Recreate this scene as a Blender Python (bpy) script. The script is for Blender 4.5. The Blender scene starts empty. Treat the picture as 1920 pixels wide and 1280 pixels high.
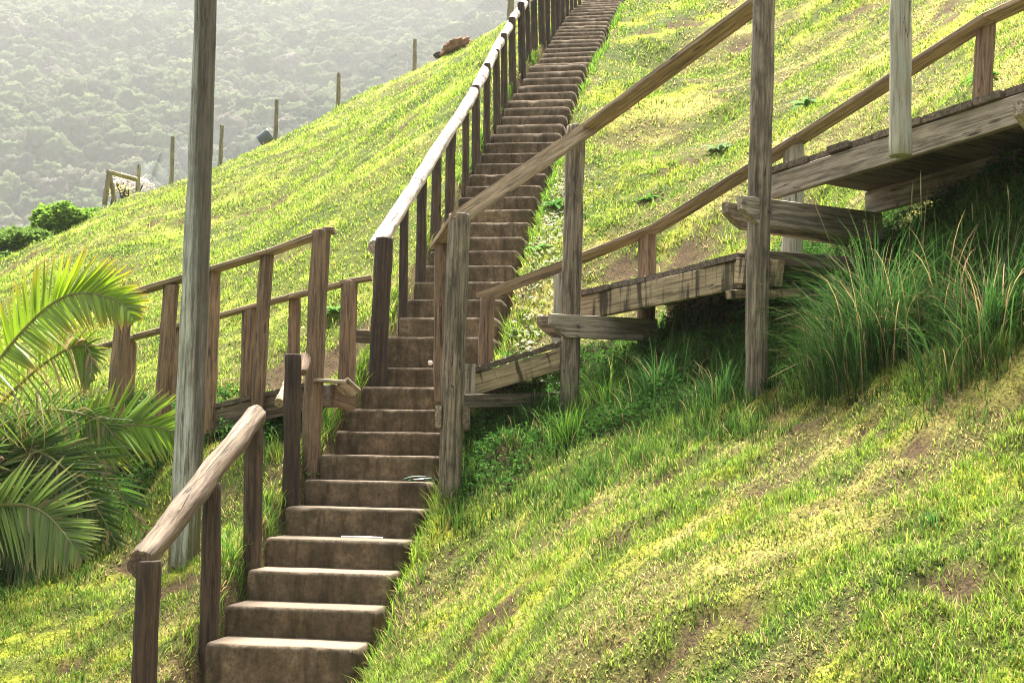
import bpy, bmesh, math, random
import numpy as np
from mathutils import Vector, Matrix, noise as mn
random.seed(7)
rng = np.random.default_rng(11)
S = bpy.context.scene
COL = S.collection

# ------------------------------------------------------------------ camera, world, sun
FPX = 2400.0                                   # focal length in photo pixels (1920 wide)
PITCH, ROLL = math.radians(5.92), 0.020
fwd = Vector((0, math.cos(PITCH), math.sin(PITCH)))
r0, u0 = Vector((1, 0, 0)), Vector((0, -math.sin(PITCH), math.cos(PITCH)))
rgt = r0 * math.cos(ROLL) + u0 * math.sin(ROLL)
upv = -r0 * math.sin(ROLL) + u0 * math.cos(ROLL)
cam = bpy.data.objects.new('camera', bpy.data.cameras.new('camera')); COL.objects.link(cam)
cam.matrix_world = Matrix(((rgt.x, upv.x, -fwd.x, 0), (rgt.y, upv.y, -fwd.y, 0), (rgt.z, upv.z, -fwd.z, 0), (0, 0, 0, 1)))
cam.data.sensor_width = 36; cam.data.lens = FPX / 1920 * 36
cam.data.clip_start = .1; cam.data.clip_end = 3000
S.camera = cam
SUN_EL, SUN_AZ = math.radians(71), math.radians(-8)      # azimuth from +Y, negative = left
sdir = Vector((math.sin(SUN_AZ) * math.cos(SUN_EL), math.cos(SUN_AZ) * math.cos(SUN_EL), math.sin(SUN_EL)))
sun = bpy.data.objects.new('sun', bpy.data.lights.new('sun', 'SUN')); COL.objects.link(sun)
sun.rotation_euler = sdir.to_track_quat('Z', 'Y').to_euler()
sun.data.energy = 5.0; sun.data.angle = math.radians(14); sun.data.color = (1, .955, .88)
W = bpy.data.worlds.new('World'); S.world = W; W.use_nodes = True
nt = W.node_tree; sky = nt.nodes.new('ShaderNodeTexSky'); sky.sky_type = 'NISHITA'; sky.sun_disc = False
sky.sun_elevation = SUN_EL; sky.sun_rotation = SUN_AZ; sky.air_density = 1.0; sky.dust_density = 4.0
hs_ = nt.nodes.new('ShaderNodeHueSaturation'); hs_.inputs['Saturation'].default_value = .12      # milky overcast sky
nt.links.new(sky.outputs[0], hs_.inputs['Color'])
nt.links.new(hs_.outputs[0], nt.nodes['Background'].inputs[0]); nt.nodes['Background'].inputs[1].default_value = .07
S.view_settings.view_transform = 'Standard'; S.view_settings.look = 'None'; S.view_settings.gamma = 1
S.view_settings.exposure = 2.3
S.cycles.max_bounces = 6; S.cycles.diffuse_bounces = 3; S.cycles.transmission_bounces = 3
S.cycles.transparent_max_bounces = 6; S.cycles.volume_bounces = 1; S.cycles.caustics_reflective = False
S.cycles.use_denoising = True
S.cycles.filter_width = 1.0

def P(x, y, d):
    r = rgt * ((x - 960) / FPX) + upv * (-(y - 640) / FPX) + fwd
    return r * (d / r.y)
M3 = np.array([[rgt.x, rgt.y, rgt.z], [upv.x, upv.y, upv.z], [fwd.x, fwd.y, fwd.z]])
def proj(p):
    q = np.asarray(p) @ M3.T
    z = np.maximum(q[..., 2], .05)
    return 960 + FPX * q[..., 0] / z, 640 - FPX * q[..., 1] / z

# ------------------------------------------------------------------ numpy noise
def vnoise(x, y, seed=0):
    xi = np.floor(x).astype(np.int64); yi = np.floor(y).astype(np.int64)
    fx = x - xi; fy = y - yi; fx = fx * fx * (3 - 2 * fx); fy = fy * fy * (3 - 2 * fy)
    def h(a, b):
        n = (a * 374761393 + b * 668265263 + seed * 974711) & 0xffffffff
        n = ((n ^ (n >> 13)) * 1274126177) & 0xffffffff
        return ((n ^ (n >> 16)) & 0xffff) / 65535.0
    return (h(xi, yi) * (1 - fx) + h(xi + 1, yi) * fx) * (1 - fy) + (h(xi, yi + 1) * (1 - fx) + h(xi + 1, yi + 1) * fx) * fy
def fbm(x, y, seed=0, o=4):
    s = 0; a = .5; t = 0
    for i in range(o):
        s = s + a * vnoise(x * 2 ** i + 17 * i, y * 2 ** i, seed + i); t += a; a *= .5
    return s / t
def mf(a, b, y, seed, o=4, k=2.4):
    w = np.clip((y - 10) / 7, 0, 1); w = w * w * (3 - 2 * w)
    return fbm(a + 300, b + 300, seed, o) * (1 - w) + fbm(a / k + 300, b / k + 300, seed + 7, o) * w
def smooth(a, b, x):
    t = np.clip((x - a) / (b - a), 0, 1); return t * t * (3 - 2 * t)
def in_poly(px, py, poly):
    c = np.zeros(np.shape(px), bool); n = len(poly)
    for i in range(n):
        x1, y1 = poly[i]; x2, y2 = poly[(i + 1) % n]
        if y1 == y2: continue
        c ^= ((y1 > py) != (y2 > py)) & (px < (x2 - x1) * (py - y1) / (y2 - y1) + x1)
    return c

# ------------------------------------------------------------------ tagging and object helpers
def tag(o, label=None, cat=None, group=None, kind=None):
    if label: o['label'] = label
    if cat: o['category'] = cat
    if group: o['group'] = group
    if kind: o['kind'] = kind
    return o
def thing(name, loc, label, cat, group=None):
    o = bpy.data.objects.new(name, None); COL.objects.link(o); o.location = loc; o.empty_display_size = .1
    return tag(o, label, cat, group)
def wloc(o):
    p = Vector((0, 0, 0))
    while o: p += o.location; o = o.parent
    return p
def link(name, me, mat, parent=None, M=None):
    o = bpy.data.objects.new(name, me); COL.objects.link(o)
    if mat: me.materials.append(mat)
    M = M or Matrix.Identity(4)
    if parent:
        o.parent = parent
        pm = parent.get('_m'); base = Matrix(np.array(pm).reshape(4, 4).tolist()) if pm else Matrix.Translation(parent.location)
        o.matrix_local = base.inverted() @ M
        o['_m'] = [v for r in M for v in r]
    else:
        o.matrix_world = M
        o['_m'] = [v for r in M for v in r]
    return o
def mesh_np(name, verts, faces_flat, loop_tot, smooth_=True, col=None):
    me = bpy.data.meshes.new(name)
    verts = np.ascontiguousarray(verts, np.float32); faces_flat = np.ascontiguousarray(faces_flat, np.int32)
    loop_tot = np.ascontiguousarray(loop_tot, np.int32)
    me.vertices.add(len(verts)); me.vertices.foreach_set('co', verts.ravel())
    me.loops.add(len(faces_flat)); me.loops.foreach_set('vertex_index', faces_flat)
    me.polygons.add(len(loop_tot))
    st = np.concatenate([[0], np.cumsum(loop_tot)[:-1]]).astype(np.int32)
    me.polygons.foreach_set('loop_start', st); me.polygons.foreach_set('loop_total', loop_tot)
    me.polygons.foreach_set('use_smooth', np.full(len(loop_tot), smooth_))
    if col is not None:
        a = me.color_attributes.new('Col', 'FLOAT_COLOR', 'POINT')
        c = np.ones((len(verts), 4), np.float32); c[:, :3] = col; a.data.foreach_set('color', c.ravel())
    me.update(calc_edges=True)
    return me
def frameM(p0, p1, side=None):
    z = (p1 - p0).normalized()
    s = side if side is not None else (Vector((0, 1, 0)) if abs(z.y) < .9 else Vector((1, 0, 0)))
    x = (s - z * s.dot(z)).normalized(); y = z.cross(x)
    return Matrix(((x.x, y.x, z.x, p0.x), (x.y, y.y, z.y, p0.y), (x.z, y.z, z.z, p0.z), (0, 0, 0, 1)))
def sweep(name, prof, L, mat, parent, M, taper=(1, 1), rough=.002, bend=.0, capin=.0, nr=None, tilt=(0, 0), seed=None):
    """prof: closed 2-D outline; swept along local Z with natural irregularity"""
    seed = random.random() * 50 if seed is None else seed
    nr = nr or max(3, min(40, int(L / .06))); n = len(prof)
    vs = []; fs = []; lt = []
    zs = [L * i / nr for i in range(nr + 1)]
    rings = [(0, 1 - capin)] + [(z, 1) for z in zs] + [(L, 1 - capin)] if capin else [(z, 1) for z in zs]
    if capin: rings = [(0, 1 - capin), (min(.006, L * .1), 1)] + [(z, 1) for z in zs[1:-1]] + [(L - min(.006, L * .1), 1), (L, 1 - capin)]
    for z, sc in rings:
        t = z / L; k = (taper[0] * (1 - t) + taper[1] * t) * sc
        bx = bend * math.sin(math.pi * t) * math.cos(seed); by = bend * math.sin(math.pi * t) * math.sin(seed)
        for (a, b) in prof:
            rr = math.hypot(a, b) + 1e-6
            f = 1 + rough / rr * (mn.noise(Vector((a * 14 + seed, b * 14, z * 3.2))) * 2 + mn.noise(Vector((a * 50 + seed, b * 50, z * 9))))
            x, y = a * k * f + bx, b * k * f + by
            zz = z + (tilt[0] * x if t < .5 else tilt[1] * x)
            vs.append((x, y, zz))
    m = len(rings)
    for i in range(m - 1):
        for j in range(n):
            k2 = (j + 1) % n
            fs += [i * n + j, i * n + k2, (i + 1) * n + k2, (i + 1) * n + j]; lt.append(4)
    fs += list(range(n))[::-1]; lt.append(n); fs += [(m - 1) * n + j for j in range(n)]; lt.append(n)
    me = mesh_np(name, np.array(vs), fs, lt, True)
    sm = np.ones(len(lt), bool); sm[-2:] = False
    if len(prof) <= 12: sm[:] = False
    me.polygons.foreach_set('use_smooth', sm)
    return link(name, me, mat, parent, M)
def circ(r, n=22, flat=0):
    return [(r * math.cos(2 * math.pi * i / n), r * math.sin(2 * math.pi * i / n)) for i in range(n)]
def log(name, p0, p1, rad0, rad1, mat, parent, rough=.004, bend=.006, **k):
    return sweep(name, circ(rad0), (p1 - p0).length, mat, parent, frameM(p0, p1), (1, rad1 / rad0), rough, bend, capin=.07, **k)
def rect(w, t, c=.005):
    a, b = w / 2, t / 2
    return [(-a + c, -b), (a - c, -b), (a, -b + c), (a, b - c), (a - c, b), (-a + c, b), (-a, b - c), (-a, -b + c)]
def board(name, p0, p1, w, t, mat, parent, side, rough=.0012, **k):
    """side: world direction of the board's width"""
    return sweep(name, rect(w, t), (p1 - p0).length, mat, parent, frameM(p0, p1, side), (1, 1), rough, .002, **k)
UP = Vector((0, 0, 1))

# ------------------------------------------------------------------ materials
def new_mat(name):
    m = bpy.data.materials.new(name); m.use_nodes = True
    n = m.node_tree.nodes; l = m.node_tree.links
    return m, n, l, n['Principled BSDF']
def ramp(n, pts, interp='LINEAR'):
    r = n.new('ShaderNodeValToRGB'); e = r.color_ramp; e.interpolation = interp
    while len(e.elements) > 1: e.elements.remove(e.elements[-1])
    for i, (p, c) in enumerate(pts):
        el = e.elements[0] if i == 0 else e.elements.new(p)
        el.position = p; el.color = (*c, 1) if len(c) == 3 else c
    return r
def tex_noise(n, l, vec, scale, detail=5, rough=.6, dist=0):
    t = n.new('ShaderNodeTexNoise'); t.inputs['Scale'].default_value = scale; t.inputs['Detail'].default_value = detail
    t.inputs['Roughness'].default_value = rough; t.inputs['Distortion'].default_value = dist
    l.new(vec, t.inputs['Vector']); return t
def mapping(n, l, src, scale, loc=None):
    m = n.new('ShaderNodeMapping'); m.inputs['Scale'].default_value = scale
    l.new(src, m.inputs['Vector'])
    if loc is not None: l.new(loc, m.inputs['Location'])
    return m.outputs[0]
def mixc(n, l, fac, a, b, mode='MIX'):
    m = n.new('ShaderNodeMix'); m.data_type = 'RGBA'; m.blend_type = mode
    for s, v in ((m.inputs[0], fac), (m.inputs[6], a), (m.inputs[7], b)):
        if hasattr(v, 'is_output'): l.new(v, s)
        elif isinstance(v, (int, float)): s.default_value = v
        else: s.default_value = (*v, 1)
    return m.outputs[2]
def wood(name, light, mid, dark, stain=.5, stainc=(.02, .015, .01), moss=0.0, mossc=(.10, .13, .03), grain=1.0, drips=0, rough=.85, tone=.18, upper=None):
    m, n, l, b = new_mat(name)
    tc = n.new('ShaderNodeTexCoord'); oi = n.new('ShaderNodeObjectInfo')
    off = n.new('ShaderNodeMath'); off.operation = 'MULTIPLY'; off.inputs[1].default_value = 37; l.new(oi.outputs['Random'], off.inputs[0])
    cmb = n.new('ShaderNodeCombineXYZ')
    for i in range(3): l.new(off.outputs[0], cmb.inputs[i])
    o = tc.outputs['Object']
    g = tex_noise(n, l, mapping(n, l, o, (52 * grain, 52 * grain, 2.6), cmb.outputs[0]), 1, 6, .7, .35)
    big = tex_noise(n, l, mapping(n, l, o, (5, 5, 2.2), cmb.outputs[0]), 1, 4, .6, .4)
    blot = tex_noise(n, l, mapping(n, l, o, (13, 13, 4.5), cmb.outputs[0]), 1, 5, .65, .2)
    r1 = ramp(n, [(.33, tuple(v * .55 for v in dark)), (.42, dark), (.50, mid), (.62, light)]); l.new(g.outputs[0], r1.inputs[0])
    r2 = ramp(n, [(.36, mid), (.62, light)]); l.new(big.outputs[0], r2.inputs[0])
    c = mixc(n, l, .3, r1.outputs[0], r2.outputs[0])
    # stains
    rs = ramp(n, [(.48, (0, 0, 0)), (.66, (1, 1, 1))]); l.new(blot.outputs[0], rs.inputs[0])
    mm = n.new('ShaderNodeMath'); mm.operation = 'MULTIPLY'; mm.inputs[1].default_value = stain; l.new(rs.outputs[0], mm.inputs[0])
    c = mixc(n, l, mm.outputs[0], c, stainc)
    # long cracks
    ck = tex_noise(n, l, mapping(n, l, o, (30, 30, .9), cmb.outputs[0]), 1, 2, .5, .6)
    rc = ramp(n, [(.485, (0, 0, 0)), (.5, (1, 1, 1)), (.515, (0, 0, 0))]); l.new(ck.outputs[0], rc.inputs[0])
    ckm = tex_noise(n, l, mapping(n, l, o, (9, 9, 2), cmb.outputs[0]), 1, 2)
    rcm = ramp(n, [(.47, (0, 0, 0)), (.58, (1, 1, 1))]); l.new(ckm.outputs[0], rcm.inputs[0])
    cm = n.new('ShaderNodeMath'); cm.operation = 'MULTIPLY'; l.new(rc.outputs[0], cm.inputs[0]); l.new(rcm.outputs[0], cm.inputs[1])
    c = mixc(n, l, cm.outputs[0], c, tuple(v * .25 for v in dark))
    # knots
    vo = n.new('ShaderNodeTexVoronoi'); vo.inputs['Scale'].default_value = 1
    l.new(mapping(n, l, o, (7, 7, 1.7), cmb.outputs[0]), vo.inputs['Vector'])
    rk = ramp(n, [(.0, (1, 1, 1)), (.06, (.7, .7, .7)), (.10, (0, 0, 0))]); l.new(vo.outputs['Distance'], rk.inputs[0])
    c = mixc(n, l, rk.outputs[0], c, tuple(v * .55 for v in dark))
    if drips:
        dn = tex_noise(n, l, mapping(n, l, o, (1.5, 9, 16), cmb.outputs[0]), 1, 3, .6, .1)
        rd = ramp(n, [(.50, (0, 0, 0)), (.60, (drips,) * 3)]); l.new(dn.outputs[0], rd.inputs[0])
        sx = n.new('ShaderNodeSeparateXYZ'); l.new(o, sx.inputs[0])
        c = mixc(n, l, rd.outputs[0], c, (.035, .024, .012))
    if moss:
        mo = tex_noise(n, l, mapping(n, l, o, (7, 7, 3), cmb.outputs[0]), 1, 5, .7)
        rm = ramp(n, [(.5, (0, 0, 0)), (.7, (moss,) * 3)]); l.new(mo.outputs[0], rm.inputs[0])
        c = mixc(n, l, rm.outputs[0], c, mossc)
    if upper:
        z0, z1, ucol, foot = upper
        sz = n.new('ShaderNodeSeparateXYZ'); l.new(o, sz.inputs[0])
        nz = tex_noise(n, l, mapping(n, l, o, (22, 22, .35)), 1, 5, .7, .3)
        ma = n.new('ShaderNodeMath'); ma.operation = 'MULTIPLY_ADD'; ma.inputs[1].default_value = 6.0; l.new(nz.outputs[0], ma.inputs[0]); l.new(sz.outputs[2], ma.inputs[2])
        xa = n.new('ShaderNodeMath'); xa.operation = 'MULTIPLY_ADD'; xa.inputs[1].default_value = -26; l.new(sz.outputs[1], xa.inputs[0]); l.new(ma.outputs[0], xa.inputs[2])
        mz = n.new('ShaderNodeMapRange'); mz.inputs[1].default_value = z0 + 3; mz.inputs[2].default_value = z1 + 3; l.new(xa.outputs[0], mz.inputs[0])
        m2 = n.new('ShaderNodeMath'); m2.operation = 'MULTIPLY'; m2.inputs[1].default_value = .85; l.new(mz.outputs[0], m2.inputs[0])
        uc = mixc(n, l, g.outputs[0], tuple(v * .4 for v in ucol), tuple(v * 1.7 for v in ucol))
        c = mixc(n, l, m2.outputs[0], c, uc)
        mf = n.new('ShaderNodeMapRange'); mf.inputs[1].default_value = foot + 3.3; mf.inputs[2].default_value = foot + 2.7; l.new(ma.outputs[0], mf.inputs[0])
        c = mixc(n, l, mf.outputs[0], c, (.13, .115, .05))
    # per piece tone
    hv = n.new('ShaderNodeHueSaturation'); l.new(c, hv.inputs['Color'])
    mr = n.new('ShaderNodeMapRange'); l.new(oi.outputs['Random'], mr.inputs[0]); mr.inputs[3].default_value = 1 - tone; mr.inputs[4].default_value = 1 + tone
    l.new(mr.outputs[0], hv.inputs['Value'])
    l.new(hv.outputs[0], b.inputs['Base Color']); b.inputs['Roughness'].default_value = rough
    bp = n.new('ShaderNodeBump'); bp.inputs['Strength'].default_value = .8; bp.inputs['Distance'].default_value = .009
    ad = n.new('ShaderNodeMath'); ad.operation = 'SUBTRACT'; l.new(g.outputs[0], ad.inputs[0]); l.new(cm.outputs[0], ad.inputs[1])
    l.new(ad.outputs[0], bp.inputs['Height']); l.new(bp.outputs[0], b.inputs['Normal'])
    return m
MW = dict(
    pole=wood('pole_wood', (.66, .67, .58), (.42, .43, .36), (.13, .12, .09), .45, (.09, .075, .055), .35, (.30, .38, .32), .8, tone=.0, upper=(1.9, 4.0, (.06, .043, .027), .75)),
    poledark=wood('pole_upper_wood', (.26, .22, .16), (.13, .10, .07), (.04, .03, .02), .5, (.03, .022, .015), .2, (.34, .36, .3), .8, tone=.0),
    creo=wood('dark_post_wood', (.115, .072, .042), (.052, .032, .019), (.013, .008, .005), .5, tone=.25),
    lowrail=wood('brown_log', (.31, .225, .15), (.17, .118, .075), (.045, .03, .019), .5, (.08, .05, .04), .15, (.16, .15, .06)),
    uprail=wood('silver_log', (.66, .60, .54), (.48, .42, .37), (.16, .12, .09), .45, (.16, .12, .09), tone=.08),
    brown=wood('brown_post_wood', (.36, .24, .145), (.21, .135, .08), (.07, .043, .026), .4, (.07, .05, .035), .2, (.10, .11, .05)),
    grey=wood('grey_post_wood', (.44, .36, .25), (.20, .16, .11), (.045, .034, .022), .75, (.045, .036, .026), .3, (.13, .14, .08)),
    pale=wood('pale_post_wood', (.50, .47, .36), (.36, .34, .26), (.20, .18, .125), .25, (.15, .13, .08), .5, (.36, .42, .33), tone=.05),
    rail=wood('rail_board_wood', (.46, .35, .22), (.28, .205, .125), (.10, .07, .042), .3, (.08, .06, .04), .1),
    string=wood('stringer_wood', (.58, .46, .28), (.40, .31, .18), (.16, .11, .06), .25, (.08, .06, .035), .25, (.20, .20, .08), 1, .9, tone=.06),
    cgrey=wood('grey_beam_wood', (.54, .46, .36), (.34, .285, .21), (.12, .095, .065), .4, (.09, .07, .05), .1, tone=.06),
    plank=wood('plank_wood', (.26, .20, .14), (.15, .115, .08), (.055, .042, .03), .5, (.03, .025, .02), .35, (.09, .09, .04)),
    old=wood('fence_post_wood', (.36, .31, .20), (.24, .20, .12), (.12, .10, .06), .3),
)
def leafmat(name, trans=.45, rough=.5, bright=1.0, sheen=.25):
    m, n, l, b = new_mat(name)
    a = n.new('ShaderNodeAttribute'); a.attribute_name = 'Col'
    c = mixc(n, l, 1.0, a.outputs['Color'], (bright,) * 3, 'MULTIPLY')
    l.new(c, b.inputs['Base Color']); b.inputs['Roughness'].default_value = rough
    b.inputs['Specular IOR Level'].default_value = sheen
    t = n.new('ShaderNodeBsdfTranslucent')
    hs = n.new('ShaderNodeHueSaturation'); hs.inputs['Saturation'].default_value = 1.05; hs.inputs['Value'].default_value = 1.15; l.new(c, hs.inputs['Color'])
    l.new(hs.outputs[0], t.inputs[0])
    mx = n.new('ShaderNodeMixShader'); mx.inputs[0].default_value = trans
    l.new(b.outputs[0], mx.inputs[1]); l.new(t.outputs[0], mx.inputs[2]); l.new(mx.outputs[0], n['Material Output'].inputs[0])
    return m
M_GRASS = leafmat('grass_blades', .45, .6, 1.0, .12)
M_LEAF = leafmat('weed_leaves', .4, .8, 1.0, .05)
M_PALM = leafmat('palm_leaf', .5, .35, 1.0, .5)
M_FOREST = leafmat('forest_leaf', .1, 1.0, 1.0, .05)

def ground_mat():
    m, n, l, b = new_mat('hillside_soil_and_turf')
    a = n.new('ShaderNodeAttribute'); a.attribute_name = 'Col'
    ge = n.new('ShaderNodeNewGeometry'); p = ge.outputs['Position']
    n1 = tex_noise(n, l, p, 70, 7, .8); n2 = tex_noise(n, l, p, 9, 5, .65)
    r = ramp(n, [(.36, (.18, .18, .18)), (.5, (1, 1, 1)), (.62, (1.9, 1.8, 1.4))]); l.new(n1.outputs[0], r.inputs[0])
    c = mixc(n, l, 1, a.outputs['Color'], r.outputs[0], 'MULTIPLY')
    r2 = ramp(n, [(.3, (.6, .6, .6)), (.7, (1.3, 1.3, 1.3))]); l.new(n2.outputs[0], r2.inputs[0])
    c = mixc(n, l, 1, c, r2.outputs[0], 'MULTIPLY')
    l.new(c, b.inputs['Base Color']); b.inputs['Roughness'].default_value = .95; b.inputs['Specular IOR Level'].default_value = .1
    bp = n.new('ShaderNodeBump'); bp.inputs['Strength'].default_value = .9; bp.inputs['Distance'].default_value = .03
    l.new(n1.outputs[0], bp.inputs['Height']); l.new(bp.outputs[0], b.inputs['Normal'])
    return m
def concrete_mat():
    m, n, l, b = new_mat('old_concrete')
    ge = n.new('ShaderNodeNewGeometry'); p = ge.outputs['Position']; oi = n.new('ShaderNodeObjectInfo')
    n1 = tex_noise(n, l, p, 7, 7, .7); n2 = tex_noise(n, l, p, 38, 5, .75); n3 = tex_noise(n, l, p, 130, 3, .7); n4 = tex_noise(n, l, p, 3, 4, .6)
    c1 = ramp(n, [(.30, (.08, .060, .036)), (.5, (.135, .102, .062)), (.72, (.25, .19, .12))]); l.new(n1.outputs[0], c1.inputs[0])
    c2 = ramp(n, [(.28, (.5, .5, .5)), (.5, (1, 1, 1)), (.75, (1.35, 1.3, 1.25))]); l.new(n2.outputs[0], c2.inputs[0])
    c = mixc(n, l, 1, c1.outputs[0], c2.outputs[0], 'MULTIPLY')
    # dark lichen blotches by noise; upward faces blend to the paler tread colour
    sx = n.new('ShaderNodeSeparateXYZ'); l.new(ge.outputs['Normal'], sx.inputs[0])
    lich = ramp(n, [(.45, (0, 0, 0)), (.62, (.6, .6, .6))]); l.new(n4.outputs[0], lich.inputs[0])
    c = mixc(n, l, lich.outputs[0], c, (.045, .036, .018))
    n5 = tex_noise(n, l, mapping(n, l, p, (16, 16, 3)), 1, 4, .6); dr = ramp(n, [(.48, (0, 0, 0)), (.64, (.65, .65, .65))]); l.new(n5.outputs[0], dr.inputs[0])
    c = mixc(n, l, dr.outputs[0], c, (.04, .03, .016))
    n6 = tex_noise(n, l, p, 5.5, 6, .7); ms = ramp(n, [(.58, (0, 0, 0)), (.72, (.7, .7, .7))]); l.new(n6.outputs[0], ms.inputs[0])
    c = mixc(n, l, ms.outputs[0], c, (.075, .078, .018))
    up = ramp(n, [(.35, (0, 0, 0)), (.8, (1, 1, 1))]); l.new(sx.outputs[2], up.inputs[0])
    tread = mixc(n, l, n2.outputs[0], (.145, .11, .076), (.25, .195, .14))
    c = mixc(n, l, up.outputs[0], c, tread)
    sp = ramp(n, [(.70, (0, 0, 0)), (.76, (.8, .8, .8))]); l.new(n3.outputs[0], sp.inputs[0])
    c = mixc(n, l, sp.outputs[0], c, (.42, .36, .27))
    hv = n.new('ShaderNodeHueSaturation'); l.new(c, hv.inputs['Color'])
    mr = n.new('ShaderNodeMapRange'); l.new(oi.outputs['Random'], mr.inputs[0]); mr.inputs[3].default_value = .85; mr.inputs[4].default_value = 1.2
    l.new(mr.outputs[0], hv.inputs['Value']); l.new(hv.outputs[0], b.inputs['Base Color'])
    b.inputs['Roughness'].default_value = .92; b.inputs['Specular IOR Level'].default_value = .2
    bp = n.new('ShaderNodeBump'); bp.inputs['Strength'].default_value = .8; bp.inputs['Distance'].default_value = .012
    l.new(n2.outputs[0], bp.inputs['Height']); l.new(bp.outputs[0], b.inputs['Normal'])
    return m
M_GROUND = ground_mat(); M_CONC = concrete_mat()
def plain(name, c, rough=.6, nscale=20, var=.3, metal=0):
    m, n, l, b = new_mat(name)
    tc = n.new('ShaderNodeTexCoord'); t = tex_noise(n, l, tc.outputs['Object'], nscale)
    r = ramp(n, [(.3, tuple(v * (1 - var) for v in c)), (.7, tuple(v * (1 + var) for v in c))]); l.new(t.outputs[0], r.inputs[0])
    l.new(r.outputs[0], b.inputs['Base Color']); b.inputs['Roughness'].default_value = rough; b.inputs['Metallic'].default_value = metal
    bp = n.new('ShaderNodeBump'); bp.inputs['Strength'].default_value = .4; bp.inputs['Distance'].default_value = .01
    l.new(t.outputs[0], bp.inputs['Height']); l.new(bp.outputs[0], b.inputs['Normal'])
    return m

# ------------------------------------------------------------------ stair geometry data (front top edge of each step)
SY = [1210, 1139, 1072, 1011, 952, 901, 853, 809, 767, 725, 689, 631, 595, 561, 528, 497.5, 470, 444, 417, 393, 369, 348, 326, 306, 287, 267,
      250, 233, 217, 201, 187, 173, 159, 145.5, 134, 122, 118, 107, 98, 89, 81, 74, 67.5, 60, 54, 48, 41, 34.5, 29, 22.5, 17.5, 13, 8.5, 4.5, .5]
_cx = [(0, 524), (1, 559), (2, 595), (3, 625), (4, 658), (5, 683), (6, 709), (7, 733), (8, 757), (9, 778), (10, 800), (11, 820), (12, 838),
       (13, 851), (15, 877), (19, 922), (21, 942), (23, 960), (25, 977), (27, 993), (29, 1005.5), (31, 1020), (33, 1034), (35, 1044), (37, 1062), (39, 1072),
       (41, 1081), (44, 1089), (48, 1105), (54, 1129)]
DT = .337
def step_c(k):
    """world centre of the top front edge of step k, d"""
    d = 7.3 + DT * k
    n = len(SY) - 1
    if k < 0:
        a = step_c(0); b = step_c(2); v = (b - a) / 2; return a + v * k + Vector((0, 0, -.07))
    if k > n:
        a = step_c(n - 8); b = step_c(n); v = (b - a) / 8; return b + v * (k - n)
    x = np.interp(k, [c[0] for c in _cx], [c[1] for c in _cx])
    return P(x, np.interp(k, range(n + 1), SY), d)
KMIN, KMAX = -7, 72
SC = {k: step_c(k) for k in range(KMIN, KMAX + 2)}
def heading(k):
    a = SC[max(KMIN, k - 3)]; b = SC[min(KMAX + 1, k + 3)]
    v = Vector((b.x - a.x, b.y - a.y, 0)).normalized(); return v
LAT = {k: Vector((heading(k).y, -heading(k).x, 0)) for k in SC}
SW = .45
_ks = sorted(SC); _sY = np.array([SC[k].y for k in _ks]); _sX = np.array([SC[k].x for k in _ks]); _sZ = np.array([SC[k].z for k in _ks])

# ------------------------------------------------------------------ terrain
ctrl = []
for k in range(KMIN, KMAX, 2):
    c = SC[k]; L = LAT[k]
    for s, dz in ((-.52, -.05), (.52, .03), (-.9, -.12), (.9, .08)):
        q = c + L * s; ctrl.append((q.x, q.y, q.z + dz))
def cp(*pts):
    for x, y, d in pts:
        q = P(x, y, d); ctrl.append((q.x, q.y, q.z))
# near right bank
cp((700, 1280, 6.5), (960, 1280, 5.3), (1440, 1280, 4.6), (1920, 1280, 4.1), (2300, 1280, 3.9), (960, 1100, 6.6), (1300, 1050, 5.7), (1650, 1050, 5.0),
   (1920, 1000, 4.9), (1100, 950, 7.6), (1350, 900, 6.7), (1600, 880, 6.1), (1880, 850, 5.7), (840, 930, 8.75), (1068, 795, 9.6), (1412, 750, 8.0),
   (1150, 850, 8.3), (1280, 790, 8.1), (1550, 740, 7.3), (1700, 690, 7.1), (1900, 660, 6.4), (2200, 640, 5.9))
# bank under the walkway
cp((940, 830, 9.6), (1000, 770, 10.2), (1130, 700, 9.9), (1250, 640, 9.7), (1300, 600, 9.6), (1500, 560, 9.0), (1640, 465, 8.9), (1780, 395, 8.1), (1920, 400, 7.1), (2200, 330, 6.3))
# slope above the walkway
cp((960, 740, 10.9), (1040, 620, 11.3), (1150, 550, 11.6), (1250, 500, 11.7), (1330, 440, 11.7), (1500, 445, 10.9), (1620, 330, 11.2), (1500, 300, 12.6), (1780, 190, 10.6), (1900, 130, 10.3),
   (2300, 20, 9.5), (1100, 440, 12.6), (1150, 300, 15.5), (1200, 150, 19.5), (1250, 0, 25), (1400, 200, 16.2), (1450, 50, 20.5), (1650, 120, 15.4), (1700, 0, 18.5), (1900, 0, 14.6),
   (1500, -150, 27), (1900, -200, 22), (2300, -200, 15))
# left lower slope
cp((278, 1290, 6.95), (100, 1280, 7.0), (-150, 1280, 7.0), (200, 1180, 7.7), (0, 1180, 8.0), (345, 1065, 8.75), (430, 1080, 7.9), (200, 1040, 8.8), (0, 1080, 8.9), (-200, 1150, 8.7), (420, 1000, 8.6), (500, 920, 8.9),
   (420, 850, 9.4), (330, 880, 9.6), (200, 980, 9.4), (80, 1050, 9.5), (-200, 1050, 9.6), (583, 835, 9.4), (520, 800, 9.9), (400, 800, 10.1), (300, 800, 10.4), (220, 790, 10.6), (100, 800, 10.8), (-150, 830, 10.9))
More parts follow.
